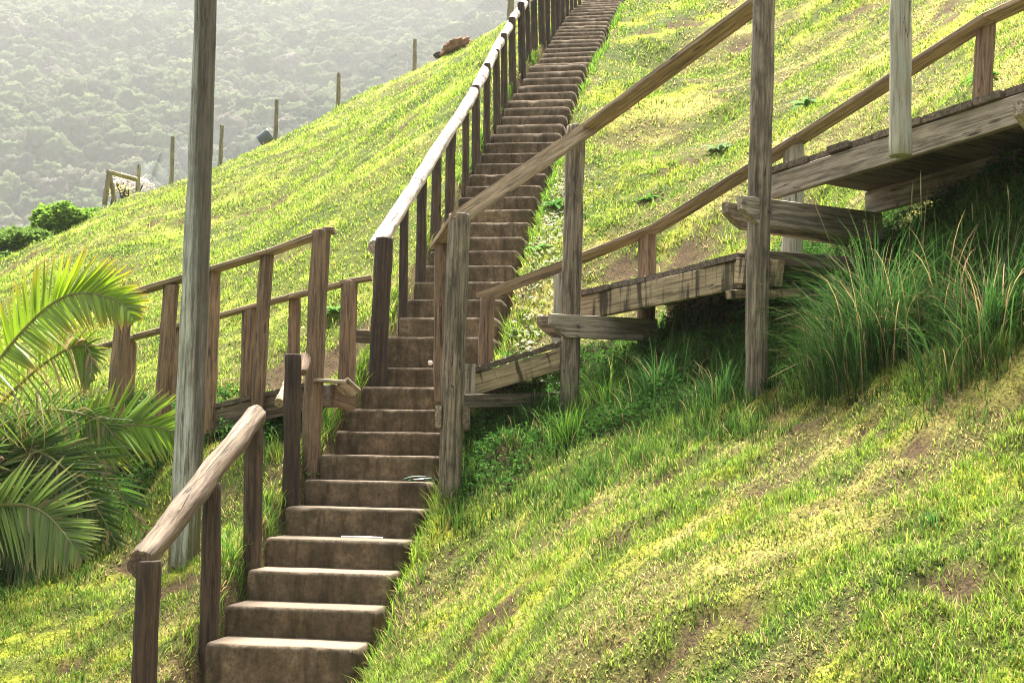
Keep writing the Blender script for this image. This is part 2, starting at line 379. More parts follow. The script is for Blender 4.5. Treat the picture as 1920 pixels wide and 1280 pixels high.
# left slope above the walkway
cp((640, 680, 11.0), (520, 690, 11.3), (430, 700, 11.6), (300, 700, 11.8), (200, 690, 12.2), (0, 720, 12.6), (-250, 760, 13), (560, 560, 12.7), (420, 600, 12.8), (0, 600, 15.5), (200, 560, 15.6), (420, 430, 19.5), (650, 330, 19),
   (100, 500, 20), (600, 250, 26), (830, 150, 27), (-300, 600, 20))
crest = [(945, 32, 35), (885, 72, 36), (778, 124, 37), (635, 192, 35), (518, 252, 33), (415, 302, 31), (323, 336, 29), (260, 356, 28), (200, 380, 27), (100, 428, 26), (0, 486, 25), (-250, 600, 24)]
crest = [(x, y + o_, d) for (x, y, d), o_ in zip(crest, (20, 26, 27, 18, 12, 16, 18, 20, 14, 10, 15, 10))]
cp(*crest)
cp(*[(x, y + 13, d * .86) for x, y, d in crest], *[(x, y + 34, d * .72) for x, y, d in crest if x > 100])
for x, y, d in crest:
    q = P(x, y, d)
    ctrl.append((q.x * 1.12 - 1.2, q.y * 1.12, q.z - .9)); ctrl.append((q.x * 1.3 - 4, q.y * 1.3, q.z - 4)); ctrl.append((q.x * 1.6 - 9, q.y * 1.5, q.z - 11))
ctrl += [(0, 0, -1.65), (-3, 2, -2.6), (3, 2, -.7), (-8, 5, -4.2), (-8, 0, -5), (6, 0, .6), (6, 5, 1.7), (9, 9, 4.6), (0, -4, -3), (5, -4, -1), (-5, -4, -5)]
ctrl += [(9, 20, 10), (14, 30, 17), (16, 12, 8), (-14, 12, -2.5), (-16, 20, 0)]
C = np.array(ctrl); N = len(C)
def tk(r2): return np.where(r2 > 1e-9, r2 * np.log(r2 + 1e-12), 0)
def aff(x, y): return np.stack([np.ones_like(x), x, y], -1)
D2 = (C[:, None, 0] - C[None, :, 0]) ** 2 + (C[:, None, 1] - C[None, :, 1]) ** 2
A = np.zeros((N + 3, N + 3)); A[:N, :N] = tk(D2) + np.eye(N) * .35
A[:N, N:] = aff(C[:, 0], C[:, 1]); A[N:, :N] = A[:N, N:].T
wt = np.linalg.solve(A, np.concatenate([C[:, 2], [0, 0, 0]]))
def tps(x, y):
    x = x.ravel(); y = y.ravel(); out = np.empty_like(x)
    for i in range(0, len(x), 20000):
        a, b = x[i:i + 20000], y[i:i + 20000]
        out[i:i + 20000] = tk((a[:, None] - C[:, 0]) ** 2 + (b[:, None] - C[:, 1]) ** 2) @ wt[:N] + aff(a, b) @ wt[N:]
    return out
gx = np.concatenate([np.linspace(-30, -14.5, 20), np.arange(-14, 12, .075), np.linspace(12.5, 30, 20)])
ly = [2.5]
while ly[-1] < 48: ly.append(ly[-1] + max(.05, .0095 * ly[-1]))
gy = np.concatenate([np.linspace(-8, 2.2, 24), ly, np.linspace(49, 75, 18)])
GX, GY = np.meshgrid(gx, gy)
cx_ = np.clip(GX, -17, 15); cy_ = np.clip(GY, -5, 50)
GZ = tps(cx_, cy_).reshape(GX.shape)
GZ -= np.maximum(0, -17 - GX) * .5 + np.maximum(0, GY - 50) * .6
GZ += np.maximum(0, GX - 15) * .3 - np.maximum(0, -5 - GY) * .4
# soil patches: (pixel x, y, depth-ish window lo, hi, radius m, depth of hollow)
SOIL = [(1290, 470, 10.5, 13, .30, .16), (1170, 500, 10.5, 13, .2, .12), (640, 650, 10, 12.5, .35, .12), (520, 690, 10, 12.5, .35, .08), (1110, 965, 6, 9, .09, -.05), (965, 850, 8, 10.5, .16, -.05),
        (1765, 765, 5, 7.5, .10, -.02), (1720, 830, 5, 7.5, .13, .03), (1330, 800, 6, 9, .14, .02), (1500, 800, 5, 9, .10, .02), (950, 880, 7, 10, .12, .02),
        (250, 1060, 7, 10, .12, .02), (700, 1180, 6, 8, .12, .04), (740, 1010, 7, 9, .1, .03), 
        (1350, 180, 12, 20, .12, .04), (1580, 130, 12, 20, .14, .05), (1650, 300, 10, 13, .15, .05), (1310, 620, 9, 11, .3, .02), (1600, 640, 7, 9, .4, .03), (1460, 400, 10, 13, .3, .06)]
def G(px, py, lo=3.0, hi=45.0):
    """first point where the pixel's ray meets the ground"""
    ds = np.arange(lo, hi, .04); q = np.array(P(px, py, 1.0))
    pts = ds[:, None] * q[None, :]
    gz = zat(pts[:, 0], pts[:, 1])
    i = np.argmax(pts[:, 2] < gz)
    d = ds[i] if pts[i, 2] < gz[i] else hi
    p = q * d
    return Vector((p[0], p[1], float(zat(np.array([p[0]]), np.array([p[1]]))[0])))
def zat(x, y):
    x = np.asarray(x, float); y = np.asarray(y, float)
    ix = np.clip(np.searchsorted(gx, x) - 1, 0, len(gx) - 2); iy = np.clip(np.searchsorted(gy, y) - 1, 0, len(gy) - 2)
    fx = np.clip((x - gx[ix]) / (gx[ix + 1] - gx[ix]), 0, 1); fy = np.clip((y - gy[iy]) / (gy[iy + 1] - gy[iy]), 0, 1)
    return (GZ[iy, ix] * (1 - fx) + GZ[iy, ix + 1] * fx) * (1 - fy) + (GZ[iy + 1, ix] * (1 - fx) + GZ[iy + 1, ix + 1] * fx) * fy
def stair_rel(x, y):
    sx = np.interp(y, _sY, _sX); sz = np.interp(y, _sY, _sZ); return (x - sx) * .98, sz
soilw = []
for (px, py, lo, hi, r, h) in SOIL:
    g = G(px, py, lo, hi); soilw.append((g.x, g.y, r, h))
def soil_at(x, y):
    s = np.zeros(np.shape(x))
    wob = fbm(x * 9, y * 9, 5) * 1.6 + .15
    for (a, b, r, h) in soilw:
        s = np.maximum(s, np.exp(-(((x - a) ** 2 + (y - b) ** 2) / (r * wob) ** 2) ** 1.5))
    a_r = x * math.cos(.56) + y * math.sin(.56); b_r = -x * math.sin(.56) + y * math.cos(.56)
    return np.maximum(s, .7 * smooth(.67, .74, mf(a_r * 2.6, b_r * 6.5, y, 177, 4)))
rx, sz = stair_rel(GX, GY)
nearw = smooth(.45, 1.0, np.abs(rx))
far = np.clip(GY / 10, .6, 3)
GZ += (fbm(GX * .7 + 50, GY * .7 + 50, 3) - .5) * .18 * nearw + (fbm(GX * 4, GY * 4, 9) - .5) * .085 * nearw
GZ += (fbm(GX * 12, GY * 12, 21, 3) - .5) * .04 * nearw
_a = GX * math.cos(.56) + GY * math.sin(.56); _b = -GX * math.sin(.56) + GY * math.cos(.56); _f = np.clip(GY / 8, .7, 4)
GZ += (mf(_a * 1.6, _b * 7, GY, 77, 3) - .5) * .11 * nearw * _f ** .7
PIT = smooth(.67, .74, mf(_a * 2.6, _b * 6.5, GY, 177, 4)) * nearw
GZ -= PIT * .035
for (a, b, r, h) in soilw:
    GZ -= h * np.exp(-((GX - a) ** 2 + (GY - b) ** 2) / (r * r))
SOILG = soil_at(GX, GY)
GZ += (fbm(GX * 9, GY * 9, 33) - .5) * .16 * SOILG * np.clip(nearw, 0, 1)
cor = smooth(.56, .47, np.abs(rx)); lim = sz - .36
GZ = np.where(cor > 0, GZ * (1 - cor) + np.minimum(GZ, lim) * cor, GZ)

# zones on the ground
ST = math.radians(32)
def zones(x, y, z=None):
    if z is None: z = zat(x, y)
    px, py = proj(np.stack([x, y, z], -1))
    a = x * math.cos(ST) + y * math.sin(ST); b = -x * math.sin(ST) + y * math.cos(ST)
    py = py + (fbm(x * 2.2 + 60, y * 2.2 + 60, 500) - .5) * 190
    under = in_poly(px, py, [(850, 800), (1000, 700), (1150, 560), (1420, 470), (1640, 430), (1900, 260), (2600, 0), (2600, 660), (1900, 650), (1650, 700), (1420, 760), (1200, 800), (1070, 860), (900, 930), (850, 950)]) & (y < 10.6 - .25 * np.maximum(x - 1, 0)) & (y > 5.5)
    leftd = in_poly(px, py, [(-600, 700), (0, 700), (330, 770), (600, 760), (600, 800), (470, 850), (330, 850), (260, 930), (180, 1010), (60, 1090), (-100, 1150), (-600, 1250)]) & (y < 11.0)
    n1 = mf(a * 1.3, b * 4.2, y, 40); n2 = mf(a * 2.2, b * 6, y, 60); n3 = fbm(x * .35 + 90, y * .35, 80); n4 = mf(x * 6, y * 6, y, 90)
    return under, leftd, n1, n2, n3, n4
GREEN = np.array((.085, .185, .028)); LIME = np.array((.27, .36, .06)); STRAW = np.array((.46, .35, .17)); MOSS = np.array((.35, .37, .035)); DARKG = np.array((.035, .10, .018)); SOILC = np.array((.095, .066, .036))
def lerp(a, b, t): return a * (1 - t[..., None]) + b * t[..., None]
def a_(x, y): return x * math.cos(ST) + y * math.sin(ST)
def b_(x, y): return -x * math.sin(ST) + y * math.cos(ST)
def turf_col(x, y, z=None, ground=False):
    under, leftd, n1, n2, n3, n4 = zones(x, y, z)
    rxx, _ = stair_rel(x, y)
    left = smooth(-.3, -1.0, rxx) * smooth(9.5, 11.5, y)       # lusher grass on the far left slope
    c = np.broadcast_to(LIME, x.shape + (3,)).copy()
    c = lerp(c, GREEN * 1.15, smooth(.46, .66, n1) * .7)
    c = lerp(c, MOSS, smooth(.46, .64, n2) * .75 * (1 - left * .5))
    dry = np.clip(smooth(.42, .68, mf(a_(x, y) * 1.2, b_(x, y) * 3.8, y, 120)) * .9 + (n4 - .5) * .8, 0, 1) * (1 - left * .65)
    c = lerp(c, STRAW, dry * .6)
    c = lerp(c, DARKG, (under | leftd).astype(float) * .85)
    if ground:
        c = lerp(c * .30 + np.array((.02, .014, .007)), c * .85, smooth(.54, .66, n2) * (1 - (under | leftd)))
        c = lerp(c, SOILC, np.clip(soil_at(x, y) * 1.4, 0, 1))
        # earth below the left and right walkways
        rr = np.abs(rxx); c = lerp(c, SOILC * 1.3, smooth(.75, .5, rr) * .8)
    return c, under, leftd, dry
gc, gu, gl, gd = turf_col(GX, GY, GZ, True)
ny, nx = GX.shape
idx = np.arange(ny * nx).reshape(ny, nx)
quads = np.stack([idx[:-1, :-1], idx[:-1, 1:], idx[1:, 1:], idx[1:, :-1]], -1).reshape(-1, 4)
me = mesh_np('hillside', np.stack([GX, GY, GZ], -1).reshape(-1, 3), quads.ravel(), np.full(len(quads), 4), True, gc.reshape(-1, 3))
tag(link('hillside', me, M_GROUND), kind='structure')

# ------------------------------------------------------------------ blades
def normals_at(x, y):
    e = .12; gxn = (zat(x + e, y) - zat(x - e, y)) / (2 * e); gyn = (zat(x, y + e) - zat(x, y - e)) / (2 * e)
    n = np.stack([-gxn, -gyn, np.ones_like(gxn)], -1); return n / np.linalg.norm(n, axis=-1, keepdims=True)
def blades(pos, nrm, length, width, lean, col, seed=1, droop=.5, tipcol=None):
    r = np.random.default_rng(seed); n = len(pos)
    th = r.uniform(0, 2 * np.pi, n); az = np.stack([np.cos(th), np.sin(th), np.zeros(n)], -1)
    up = nrm * .45 + np.array([0, 0, .55]); up /= np.linalg.norm(up, axis=1, keepdims=True)
    d0 = up + az * lean[:, None] * .5; d0 /= np.linalg.norm(d0, axis=1, keepdims=True)
    d1 = up + az * lean[:, None] * 1.6 - np.array([0, 0, 1]) * (lean * droop)[:, None]; d1 /= np.linalg.norm(d1, axis=1, keepdims=True)
    th2 = th + np.pi / 2 + r.normal(0, .5, n); sd = np.stack([np.cos(th2), np.sin(th2), np.zeros(n)], -1)
    w = width[:, None] / 2
    base = pos - nrm * .005
    mid = base + d0 * (length * .5)[:, None]; tip = mid + d1 * (length * .5)[:, None]
    V = np.stack([base - sd * w, base + sd * w, mid - sd * w * .8, mid + sd * w * .8, tip], 1).reshape(-1, 3)
    b = np.arange(n)[:, None] * 5
    F = np.concatenate([b + 0, b + 1, b + 3, b + 2, b + 2, b + 3, b + 4], 1).ravel()
    lt = np.tile([4, 3], n)
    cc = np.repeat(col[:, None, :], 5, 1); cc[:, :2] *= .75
    if tipcol is not None: cc[:, 4] = tipcol
    return V, F, lt, cc.reshape(-1, 3)
class Acc:
    def __init__(s): s.V = []; s.F = []; s.L = []; s.C = []; s.n = 0
    def add(s, V, F, L, Cc):
        s.V.append(V); s.F.append(np.asarray(F) + s.n); s.L.append(L); s.C.append(Cc); s.n += len(V)
    def mesh(s, name): return mesh_np(name, np.concatenate(s.V), np.concatenate(s.F), np.concatenate(s.L), True, np.concatenate(s.C))
def scatter(n, y0, y1, power=1.0, xl=-.46, xr=.46, seed=5):
    """points with ground density falling off as 1/Y^2 (pdf in Y ~ 1/Y)"""
    r = np.random.default_rng(seed)
    y = y0 * (y1 / y0) ** r.random(n); x = r.uniform(xl, xr, n) * y + r.uniform(-.3, .3, n)
    return x, y
acc = Acc()
def turf_layer(npts, seed, kind):
    x, y = scatter(npts, 3.4, 42, seed=seed); R = np.random.default_rng(seed + 1); cid = np.arange(len(x))
    if kind == 'tuft':
        z = zat(x, y); fb = np.clip(y / 7, .6, 5) ** .7
        k = R.random(len(x)) < .25 + 1.2 * smooth(.42, .6, mf(x * 2.2, y * 2.2, y, 150))
        x, y = x[k], y[k]; m = 15; s_ = np.repeat(R.uniform(.5, 1.5, len(x)), m); tone = np.repeat(R.uniform(0, 1, len(x)), m); rad = np.repeat(.022 * np.clip(y / 7, .7, 3.5), m)
        x = np.repeat(x, m) + R.normal(0, 1, len(x) * m) * rad * s_; y = np.repeat(y, m) + R.normal(0, 1, len(y) * m) * rad * s_
    z = zat(x, y); nr = normals_at(x, y); px, py = proj(np.stack([x, y, z], -1)); rxx, _ = stair_rel(x, y)
    view = -np.stack([x, y, z], -1); facing = (nr * view).sum(1) / np.linalg.norm(view, axis=1)
    soil = soil_at(x, y); tc, un, lf, dry = turf_col(x, y, z)
    keep = (np.abs(rxx) > .5 + .05 * R.random(len(x))) & (py < 1500) & (py > -260) & (facing > -.12) & (R.random(len(x)) > soil * 1.2)
    fb = np.clip(y / 7, .6, 5) ** .7
    if kind == 'thatch': keep &= R.random(len(x)) < .4 + 1.3 * smooth(.38, .56, mf(x * 6, y * 6, y, 155))
    fa = np.clip(y / 7, .6, 5); rnd = R.random(len(x)); rnd2 = R.random(len(x)); n = len(x)
    leftl = smooth(-.3, -1., rxx) * smooth(9.5, 12, y)
    edge = np.exp(-((np.abs(rxx) - .58) / .13) ** 2) * (y < 15)
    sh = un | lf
    if kind == 'thatch':
        length = R.uniform(.02, .062, n) * fa ** .55; width = np.maximum(.0048, .00082 * y) * R.uniform(.6, 1.5, n); lean = np.abs(R.normal(.95, .5, n)) + dry * .6
        col = tc * (R.uniform(.3, 1.6, n) ** 1.2)[:, None]
        pick = rnd < .12 + .45 * dry; col = np.where(pick[:, None], STRAW * R.uniform(.45, 1.5, n)[:, None], col)
        pick = (rnd > .72) & ~sh; col = np.where(pick[:, None], (LIME * R.uniform(.8, 1.5, n)[:, None]), col)
        pick = (rnd2 < .10); col = np.where(pick[:, None], GREEN * R.uniform(.5, 1.1, n)[:, None], col)
    else:
        length = R.uniform(.03, .085, n) * s_ * fa ** .45 * (1 - .3 * dry); width = np.maximum(.0046, .00075 * y) * R.uniform(.7, 1.3, n); lean = np.abs(R.normal(.5, .35, n))
        g = lerp(GREEN * .8, LIME * 1.1, np.clip(tone * 1.1 + leftl * .2, 0, 1)); col = g * R.uniform(.6, 1.5, n)[:, None]
        pick = rnd < .08 + .25 * dry; col = np.where(pick[:, None], STRAW * R.uniform(.5, 1.3, n)[:, None], col)
        keep &= rnd2 > .5 * dry
    length = length * (.88 - .22 * smooth(9, 14, y)) * (1 + edge * 1.7 * rnd2); length = np.where(sh, length * 1.5, length)
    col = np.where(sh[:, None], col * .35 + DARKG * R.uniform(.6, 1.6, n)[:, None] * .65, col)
    k = keep
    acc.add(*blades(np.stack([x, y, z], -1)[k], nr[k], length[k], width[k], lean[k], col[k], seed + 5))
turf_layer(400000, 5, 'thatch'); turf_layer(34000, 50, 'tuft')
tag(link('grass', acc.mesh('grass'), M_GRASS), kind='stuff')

# ------------------------------------------------------------------ stairs
stairs = thing('concrete_stairs', SC[KMIN] + Vector((0, 0, -.3)), 'long weathered concrete staircase climbing the grassy slope', 'stairs')
for k in range(KMIN, KMAX):
    if 24 < 0: pass
    c = SC[k]; L = LAT[k]; H = heading(k)
    run = (SC[k + 1] - c).dot(H) + .10
    drop = .50
    w = 2 * SW + random.uniform(-.02, .03) + (.06 if k == 11 else 0)
    detail = k < 26
    nxs, nys, nzs = (44, 8, 12) if detail else (20, 3, 5)
    bm = bmesh.new()
    # six-sided shell made of grids in local coordinates: x lateral, y forward, z up, top front centre at the origin
    def grid(o, u, v, nu, nv):
        g = [[bm.verts.new(o + u * (i / nu) + v * (j / nv)) for j in range(nv + 1)] for i in range(nu + 1)]
        for i in range(nu):
            for j in range(nv): bm.faces.new((g[i][j], g[i + 1][j], g[i + 1][j + 1], g[i][j + 1]))
    X, Y, Z = Vector((w, 0, 0)), Vector((0, run, 0)), Vector((0, 0, -drop))
    o = Vector((-w / 2, 0, 0))
    grid(o, Y, X, nys, nxs); grid(o, X, Z, nxs, nzs); grid(o, Z, Y, nzs, nys); grid(o + X, Y, Z, nys, nzs); grid(o + Y, Z, X, nzs, nxs)
    bmesh.ops.remove_doubles(bm, verts=bm.verts, dist=1e-4)
    bmesh.ops.recalc_face_normals(bm, faces=bm.faces)
    sd = k * 7.3
    for v in bm.verts:
        p = v.co; ex = max(0, 1 - (w / 2 - abs(p.x)) / .02); ey = max(0, 1 - p.y / .014); ez = max(0, 1 + p.z / .014)
        q = Vector((p.x * 3 + sd, p.y * 3, p.z * 3))
        n1 = mn.noise(q * 1.3); n2 = mn.noise(q * 5); n3 = mn.noise(q * 14)
        chip = max(0, mn.noise(Vector((p.x * 5 + sd, k * 1.7, 3))) - .3) * .03
        rnd = ez * ey
        v.co.z += n1 * .003 + n2 * .0018 - rnd * (.003 + chip * .5) - ex * ez * .010
        v.co.y += n1 * .004 + n2 * .003 + n3 * .002 + rnd * (.002 + chip) + ex * ey * .012 + .006 * mn.noise(Vector((p.x * 1.5 + sd, 0, 0)))
        v.co.x += (n2 * .005 + n1 * .008) * (1 if abs(p.x) > w / 2 - .02 else .2) - math.copysign(ex * (ez + ey) * .005, p.x)
    me = bpy.data.meshes.new('step'); bm.to_mesh(me); bm.free()
    me.polygons.foreach_set('use_smooth', np.ones(len(me.polygons), bool))
    tl = random.uniform(-.006, .006)
    M = Matrix(((L.x, H.x, 0, c.x), (L.y, H.y, 0, c.y), (tl, 0, 1, c.z), (0, 0, 0, 1)))
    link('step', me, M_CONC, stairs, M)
def step_depth(y_px):
    """depth of the stairs where their edge shows at this photo row"""
    return float(np.interp(-y_px, [-v for v in SY], [7.3 + DT * k for k in range(len(SY))]))

# ------------------------------------------------------------------ handrails beside the stairs
def ground_foot(x, y, d, bury=.25):
    p = P(x, y, d); g = float(zat(np.array([p.x]), np.array([p.y]))[0]); p.z = min(p.z, g) - bury; return p
low = thing('log_handrail', P(395, 1135, 7.6), 'lower log handrail left of the stairs, dark posts under a sloping brown split log', 'handrail')
for (xt, yt, xb, yb, d, r) in ((279, 1050, 277, 1300, 6.75, .062), (397, 905, 395, 1135, 7.55, .055), (477, 780, 475, 1012, 8.3, .058)):
    log('post', ground_foot(xb, yb, d), P(xt, yt, d), r * 1.03, r, MW['creo'], low)
pa, pb = P(262, 1058, 6.72), P(484, 775, 8.34)
def halflog(r, n=26):
    o = []
    for i in range(n):
        a = 2 * math.pi * i / n; x, y = r * math.cos(a), r * math.sin(a)
        o.append((x, y))
    return o
rl = sweep('rail', halflog(.072), (pb - pa).length, MW['lowrail'], low, frameM(pa, pb), (1, .88), .008, .012, capin=.06, tilt=(-.35, 0))
# split underside notch at the low end
up_ = thing('log_handrail', P(711, 690, 11.0), 'long upper log handrail with pale rounded rail and many dark posts beside the stairs', 'handrail')
UP_P = [(724, 458, 709, 690, 17), (761, 390, 755, 577, 8.5), (794, 337, 788, 512, 9.7), (822, 296, 815, 428, 9.5), (849, 251, 842, 400, 9.2), (876, 208, 873, 340, 6.8), (895, 172, 893, 302, 8), (916.5, 131, 914, 253, 6.6),
        (933, 105, 933, 217, 7), (947.5, 75, 945, 188, 6.5), (963, 45, 963, 153, 7), (979.5, 17, 980, 126, 7.2), (991, 8, 992, 108, 5), (1003.5, 0, 1003, 88, 6.5), (1017.5, -12, 1018, 76, 6.4), (1029, -24, 1029, 70, 5), (1039, -34, 1039, 59, 4.8),
        (1048, -43, 1048, 46, 5), (1057.5, -53, 1057, 35, 4.7), (1066, -61, 1066, 24, 4), (1074, -69, 1074, 18, 3.5), (1081, -77, 1081, 12, 3.4), (1088, -84, 1088, 8, 3)]
tops = []
for (xt, yt, xb, yb, hw) in UP_P:
    d = step_depth(yb - 4)
    if tops: d = max(d, tops[-1].y + .12)
    b = P(xb, yb, d); g = float(zat(np.array([b.x]), np.array([b.y]))[0]); b.z = min(b.z, g) - .2
    t = P(xt - 3, yt - 11, d + .05); r = hw / FPX * d
    log('post', b, t, r * 1.03, r, MW['creo'], up_, rough=.003, bend=.008, seed=random.random() * 30); tops.append(t)
RL = [P(703, 465, 10.75), P(780, 346, 12.0), P(854, 230, 13.9), P(901, 150, 15.8), P(932, 89, 17.2), P(964, 32, 18.9), P(985, 5, 20.0), tops[14] + Vector((-.02, 0, .03)), tops[17] + Vector((-.02, 0, .03)), tops[22] + Vector((-.02, 0, .04))]
for i in range(len(RL) - 1):
    a, b = RL[i], RL[i + 1]; v = (b - a).normalized()
    log('rail', a, b + v * .03, .068 - .0005 * i, .064 - .0005 * i, MW['uprail'], up_, rough=.005, bend=.01)
lone = thing('log_post', P(548, 905, 8.95), 'lone dark log post left of the stairs with a broken pale stub of rail', 'post')
log('post', ground_foot(548, 905, 8.95), P(550, 664, 8.95), .062, .058, MW['creo'], lone)
log('rail_stub', P(566, 700, 9.0), P(572, 668, 9.22), .022, .036, MW['brown'], lone, rough=.014)
stub = thing('fallen_log', P(530, 770, 9.5), 'short mossy log end propped behind the lone dark post', 'log')
log('log_body', P(523, 756, 9.5), P(545, 705, 9.95), .038, .036, MW['string'], stub)

# ------------------------------------------------------------------ utility pole
pole = thing('utility_pole', P(345, 1065, 8.75), 'tall round wooden utility pole on the slope at left, pale below and dark above', 'pole')
a, b1, b2 = ground_foot(344, 1062, 8.75, .5), P(370, 400, 8.75), P(397, -330, 8.75)
log('shaft', a, b2, .105, .067, MW['pole'], pole, rough=.004, bend=.01)

# ------------------------------------------------------------------ left walkway
def post_px(name, xt, yt, xb, yb, d, hw, mat, parent, bury=.25, db=None):
    return log(name, ground_foot(xb, yb, db or d, bury), P(xt, yt, d), hw / FPX * d * 1.02, hw / FPX * d, mat, parent)
def rail_px(name, pts, w, t, mat, parent, inward):
    """flat board laid on post tops through photo points (x, y, depth); y is the board's upper edge nearest the camera"""
    q = [P(*p) for p in pts]; side = Vector(inward).normalized(); out = []; c = .005
    prof = [(c, 0), (w - c, 0), (w, -c), (w, -t + c), (w - c, -t), (c, -t), (0, -t + c), (0, -c)]
    for i in range(len(q) - 1):
        a, b = q[i], q[i + 1]; L_ = (b - a).length; v = (b - a) / L_; M = frameM(a, b); Mi = M.inverted(); nr = max(4, int(L_ / .08)); sd = random.random() * 40
        vs = []; fs = []; lt = []
        for r in range(nr + 1):
            t_ = r / nr; cpt = a.lerp(b, t_) + v * (.0025 if r == 0 else -.0025 if r == nr else 0)
            for (x, y) in prof:
                wob = .0025 * mn.noise(Vector((sd + x * 20, y * 20, t_ * L_ * 3)))
                vs.append(Mi @ (cpt + side * (x + wob) + UP * (y + wob)))
        for r in range(nr):
            for j in range(8): k2 = (j + 1) % 8; fs += [r * 8 + j, r * 8 + k2, (r + 1) * 8 + k2, (r + 1) * 8 + j]; lt.append(4)
        fs += list(range(8))[::-1]; lt.append(8); fs += [nr * 8 + j for j in range(8)]; lt.append(8)
        me = mesh_np(name, np.array([v_[:] for v_ in vs]), fs, lt, False)
        bm = bmesh.new(); bm.from_mesh(me); bmesh.ops.recalc_face_normals(bm, faces=bm.faces); bm.to_mesh(me); bm.free()
        out.append(link(name, me, mat, parent, M))
    return out
LW = thing('boardwalk', P(600, 840, 9.45), 'brown wooden walkway railing descending to the left behind the utility pole', 'boardwalk')
for (xt, yt, xb, yb, d, hw) in ((602, 432, 584, 842, 9.45, 17.5), (501, 477, 482, 765, 9.75, 12.5), (400, 507, 392, 760, 9.9, 13.5), (322, 534, 303, 760, 9.9, 14.5), (233, 570, 212, 775, 9.9, 15.5)):
    post_px('post', xt, yt, xb, yb, d, hw, MW['brown'], LW)
for (xt, yt, xb, yb, d, hw) in ((656, 527, 651, 735, 10.35, 15.5), (553, 556, 549, 720, 10.8, 11), (468, 578, 462, 750, 10.8, 14), (336, 612, 330, 760, 10.9, 9), (245, 640, 240, 770, 11.0, 12)):
    post_px('post', xt, yt, xb, yb, d, hw, MW['brown'], LW)
rail_px('handrail', [(150, 571, 9.9), (235, 546, 9.85), (395, 498, 9.8), (500, 466, 9.65), (605, 428, 9.38)], .15, .035, MW['rail'], LW, (.1, 1, 0))
board('handrail', P(603, 431, 9.42) + Vector((0, .06, 0)), P(626, 430, 9.42) + Vector((0, .06, 0)), .15, .035, MW['rail'], LW, Vector((0, 1, 0)))
rail_px('handrail', [(150, 655, 10.95), (250, 626, 10.85), (410, 586, 10.75), (540, 551, 10.7), (640, 526, 10.3)], .13, .035, MW['rail'], LW, (.1, 1, 0))
board('handrail', P(637, 529, 10.3) + Vector((0, .06, 0)), P(696, 519, 10.3) + Vector((0, .06, 0)), .13, .035, MW['rail'], LW, Vector((0, 1, 0)))
# deck: stringers and planks
for (xa, ya, da, xb, yb, db) in ((200, 800, 9.95, 384, 762, 9.95), (384, 762, 9.95, 595, 712, 9.7)):
    A_, B_ = P(xa, ya, da), P(xb, yb, db); v = (B_ - A_).normalized()
    board('stringer', A_ - UP * .13, B_ - UP * .13, .045, .17, MW['plank'], LW, Vector((v.y, -v.x, 0)))
    A2, B2 = A_ + Vector((.1, .85, 0)), B_ + Vector((.1, .85, 0))
    board('stringer', A2 - UP * .13, B2 - UP * .13, .045, .17, MW['plank'], LW, Vector((v.y, -v.x, 0)))
    L_ = (B_ - A_).length; m = int(L_ / .155)
    for i in range(m):
        q = A_ + v * (.08 + i * .155); board('plank', q + Vector((-.005, -.05, -.02 + random.uniform(-.004, .004))), q + Vector((.1, .95, -.02)), .145, .035, MW['plank'], LW, v)
board('kerb_board', P(588, 712, 9.38), P(642, 716, 9.5), .12, .022, MW['cgrey'], LW, Vector((0, 1, 0)))
board('kerb_board', P(641, 717, 9.5), P(664, 738, 9.75), .12, .022, MW['cgrey'], LW, Vector((.6, 1, 0)))
board('beam', P(622, 740, 9.55), P(661, 750, 9.8), .16, .06, MW['brown'], LW, UP)
board('beam', P(612, 742, 9.75), P(625, 742, 9.55), .17, .05, MW['plank'], LW, UP)
board('beam', P(660, 629, 10.8), P(702, 632, 10.95), .11, .05, MW['plank'], LW, UP)

# ------------------------------------------------------------------ right walkway
RW = thing('boardwalk', P(845, 925, 8.75), 'wooden walkway on round posts climbing to the right in stepped decks with board handrails', 'boardwalk')
O = [(862, 402, 843, 935, 8.75, 21, 8.75), (1080, 237, 1066, 800, 9.6, 18.2, 9.6)]
for (xt, yt, xb, yb, d, hw, db) in O: post_px('post', xt, yt, xb, yb, d, hw, MW['grey'], RW)
log('post', ground_foot(1416, 752, 8.0), P(1434, -60, 8.0), 21.8 / FPX * 8, 21 / FPX * 8, MW['grey'], RW)
log('hanging_post', P(1688, 293, 7.05), P(1690, -120, 7.05), 21.3 / FPX * 7.05, 19 / FPX * 7.05, MW['pale'], RW)
log('brace_post', P(826, 752, 9.15), P(827, 455, 9.15), .046, .046, MW['brown'], RW)
for (xt, yt, xb, yb, d, hw, m) in ((915, 553, 910, 668, 10.15, 13.5, 'brown'), (1054, 494, 1048, 640, 10.5, 14, 'pale'), (1214, 430, 1211, 530, 10.2, 17, 'brown'), (1489, 262, 1483, 480, 9.55, 20, 'pale'), (1849, 36, 1843, 190, 8.1, 18.5, 'brown')):
    p0_ = P(xb, yb, d) if xb == 1843 else ground_foot(xb, yb, d, .4)
    log('post', p0_, P(xt, yt, d), hw / FPX * d * 1.02, hw / FPX * d, MW[m], RW)
M_BOLT = plain('rusty_steel', (.12, .09, .07), .5, 60, .5, .7)
def bolt(p, parent, d=Vector((0, -1, 0)), r=.014):
    sweep('bolt', circ(r, 14), .02, M_BOLT, parent, frameM(p, p + d), (1, .8), 0, 0, nr=3)
# outer (near) handrail
rail_px('handrail', [(806, 457, 9.2), (846, 399, 8.68)], .155, .04, MW['rail'], RW, (.85, .5, 0))
rail_px('handrail', [(847, 397, 8.66), (1092, 230, 9.48), (1408, -6, 8.12)], .16, .04, MW['rail'], RW, (.85, .5, 0))
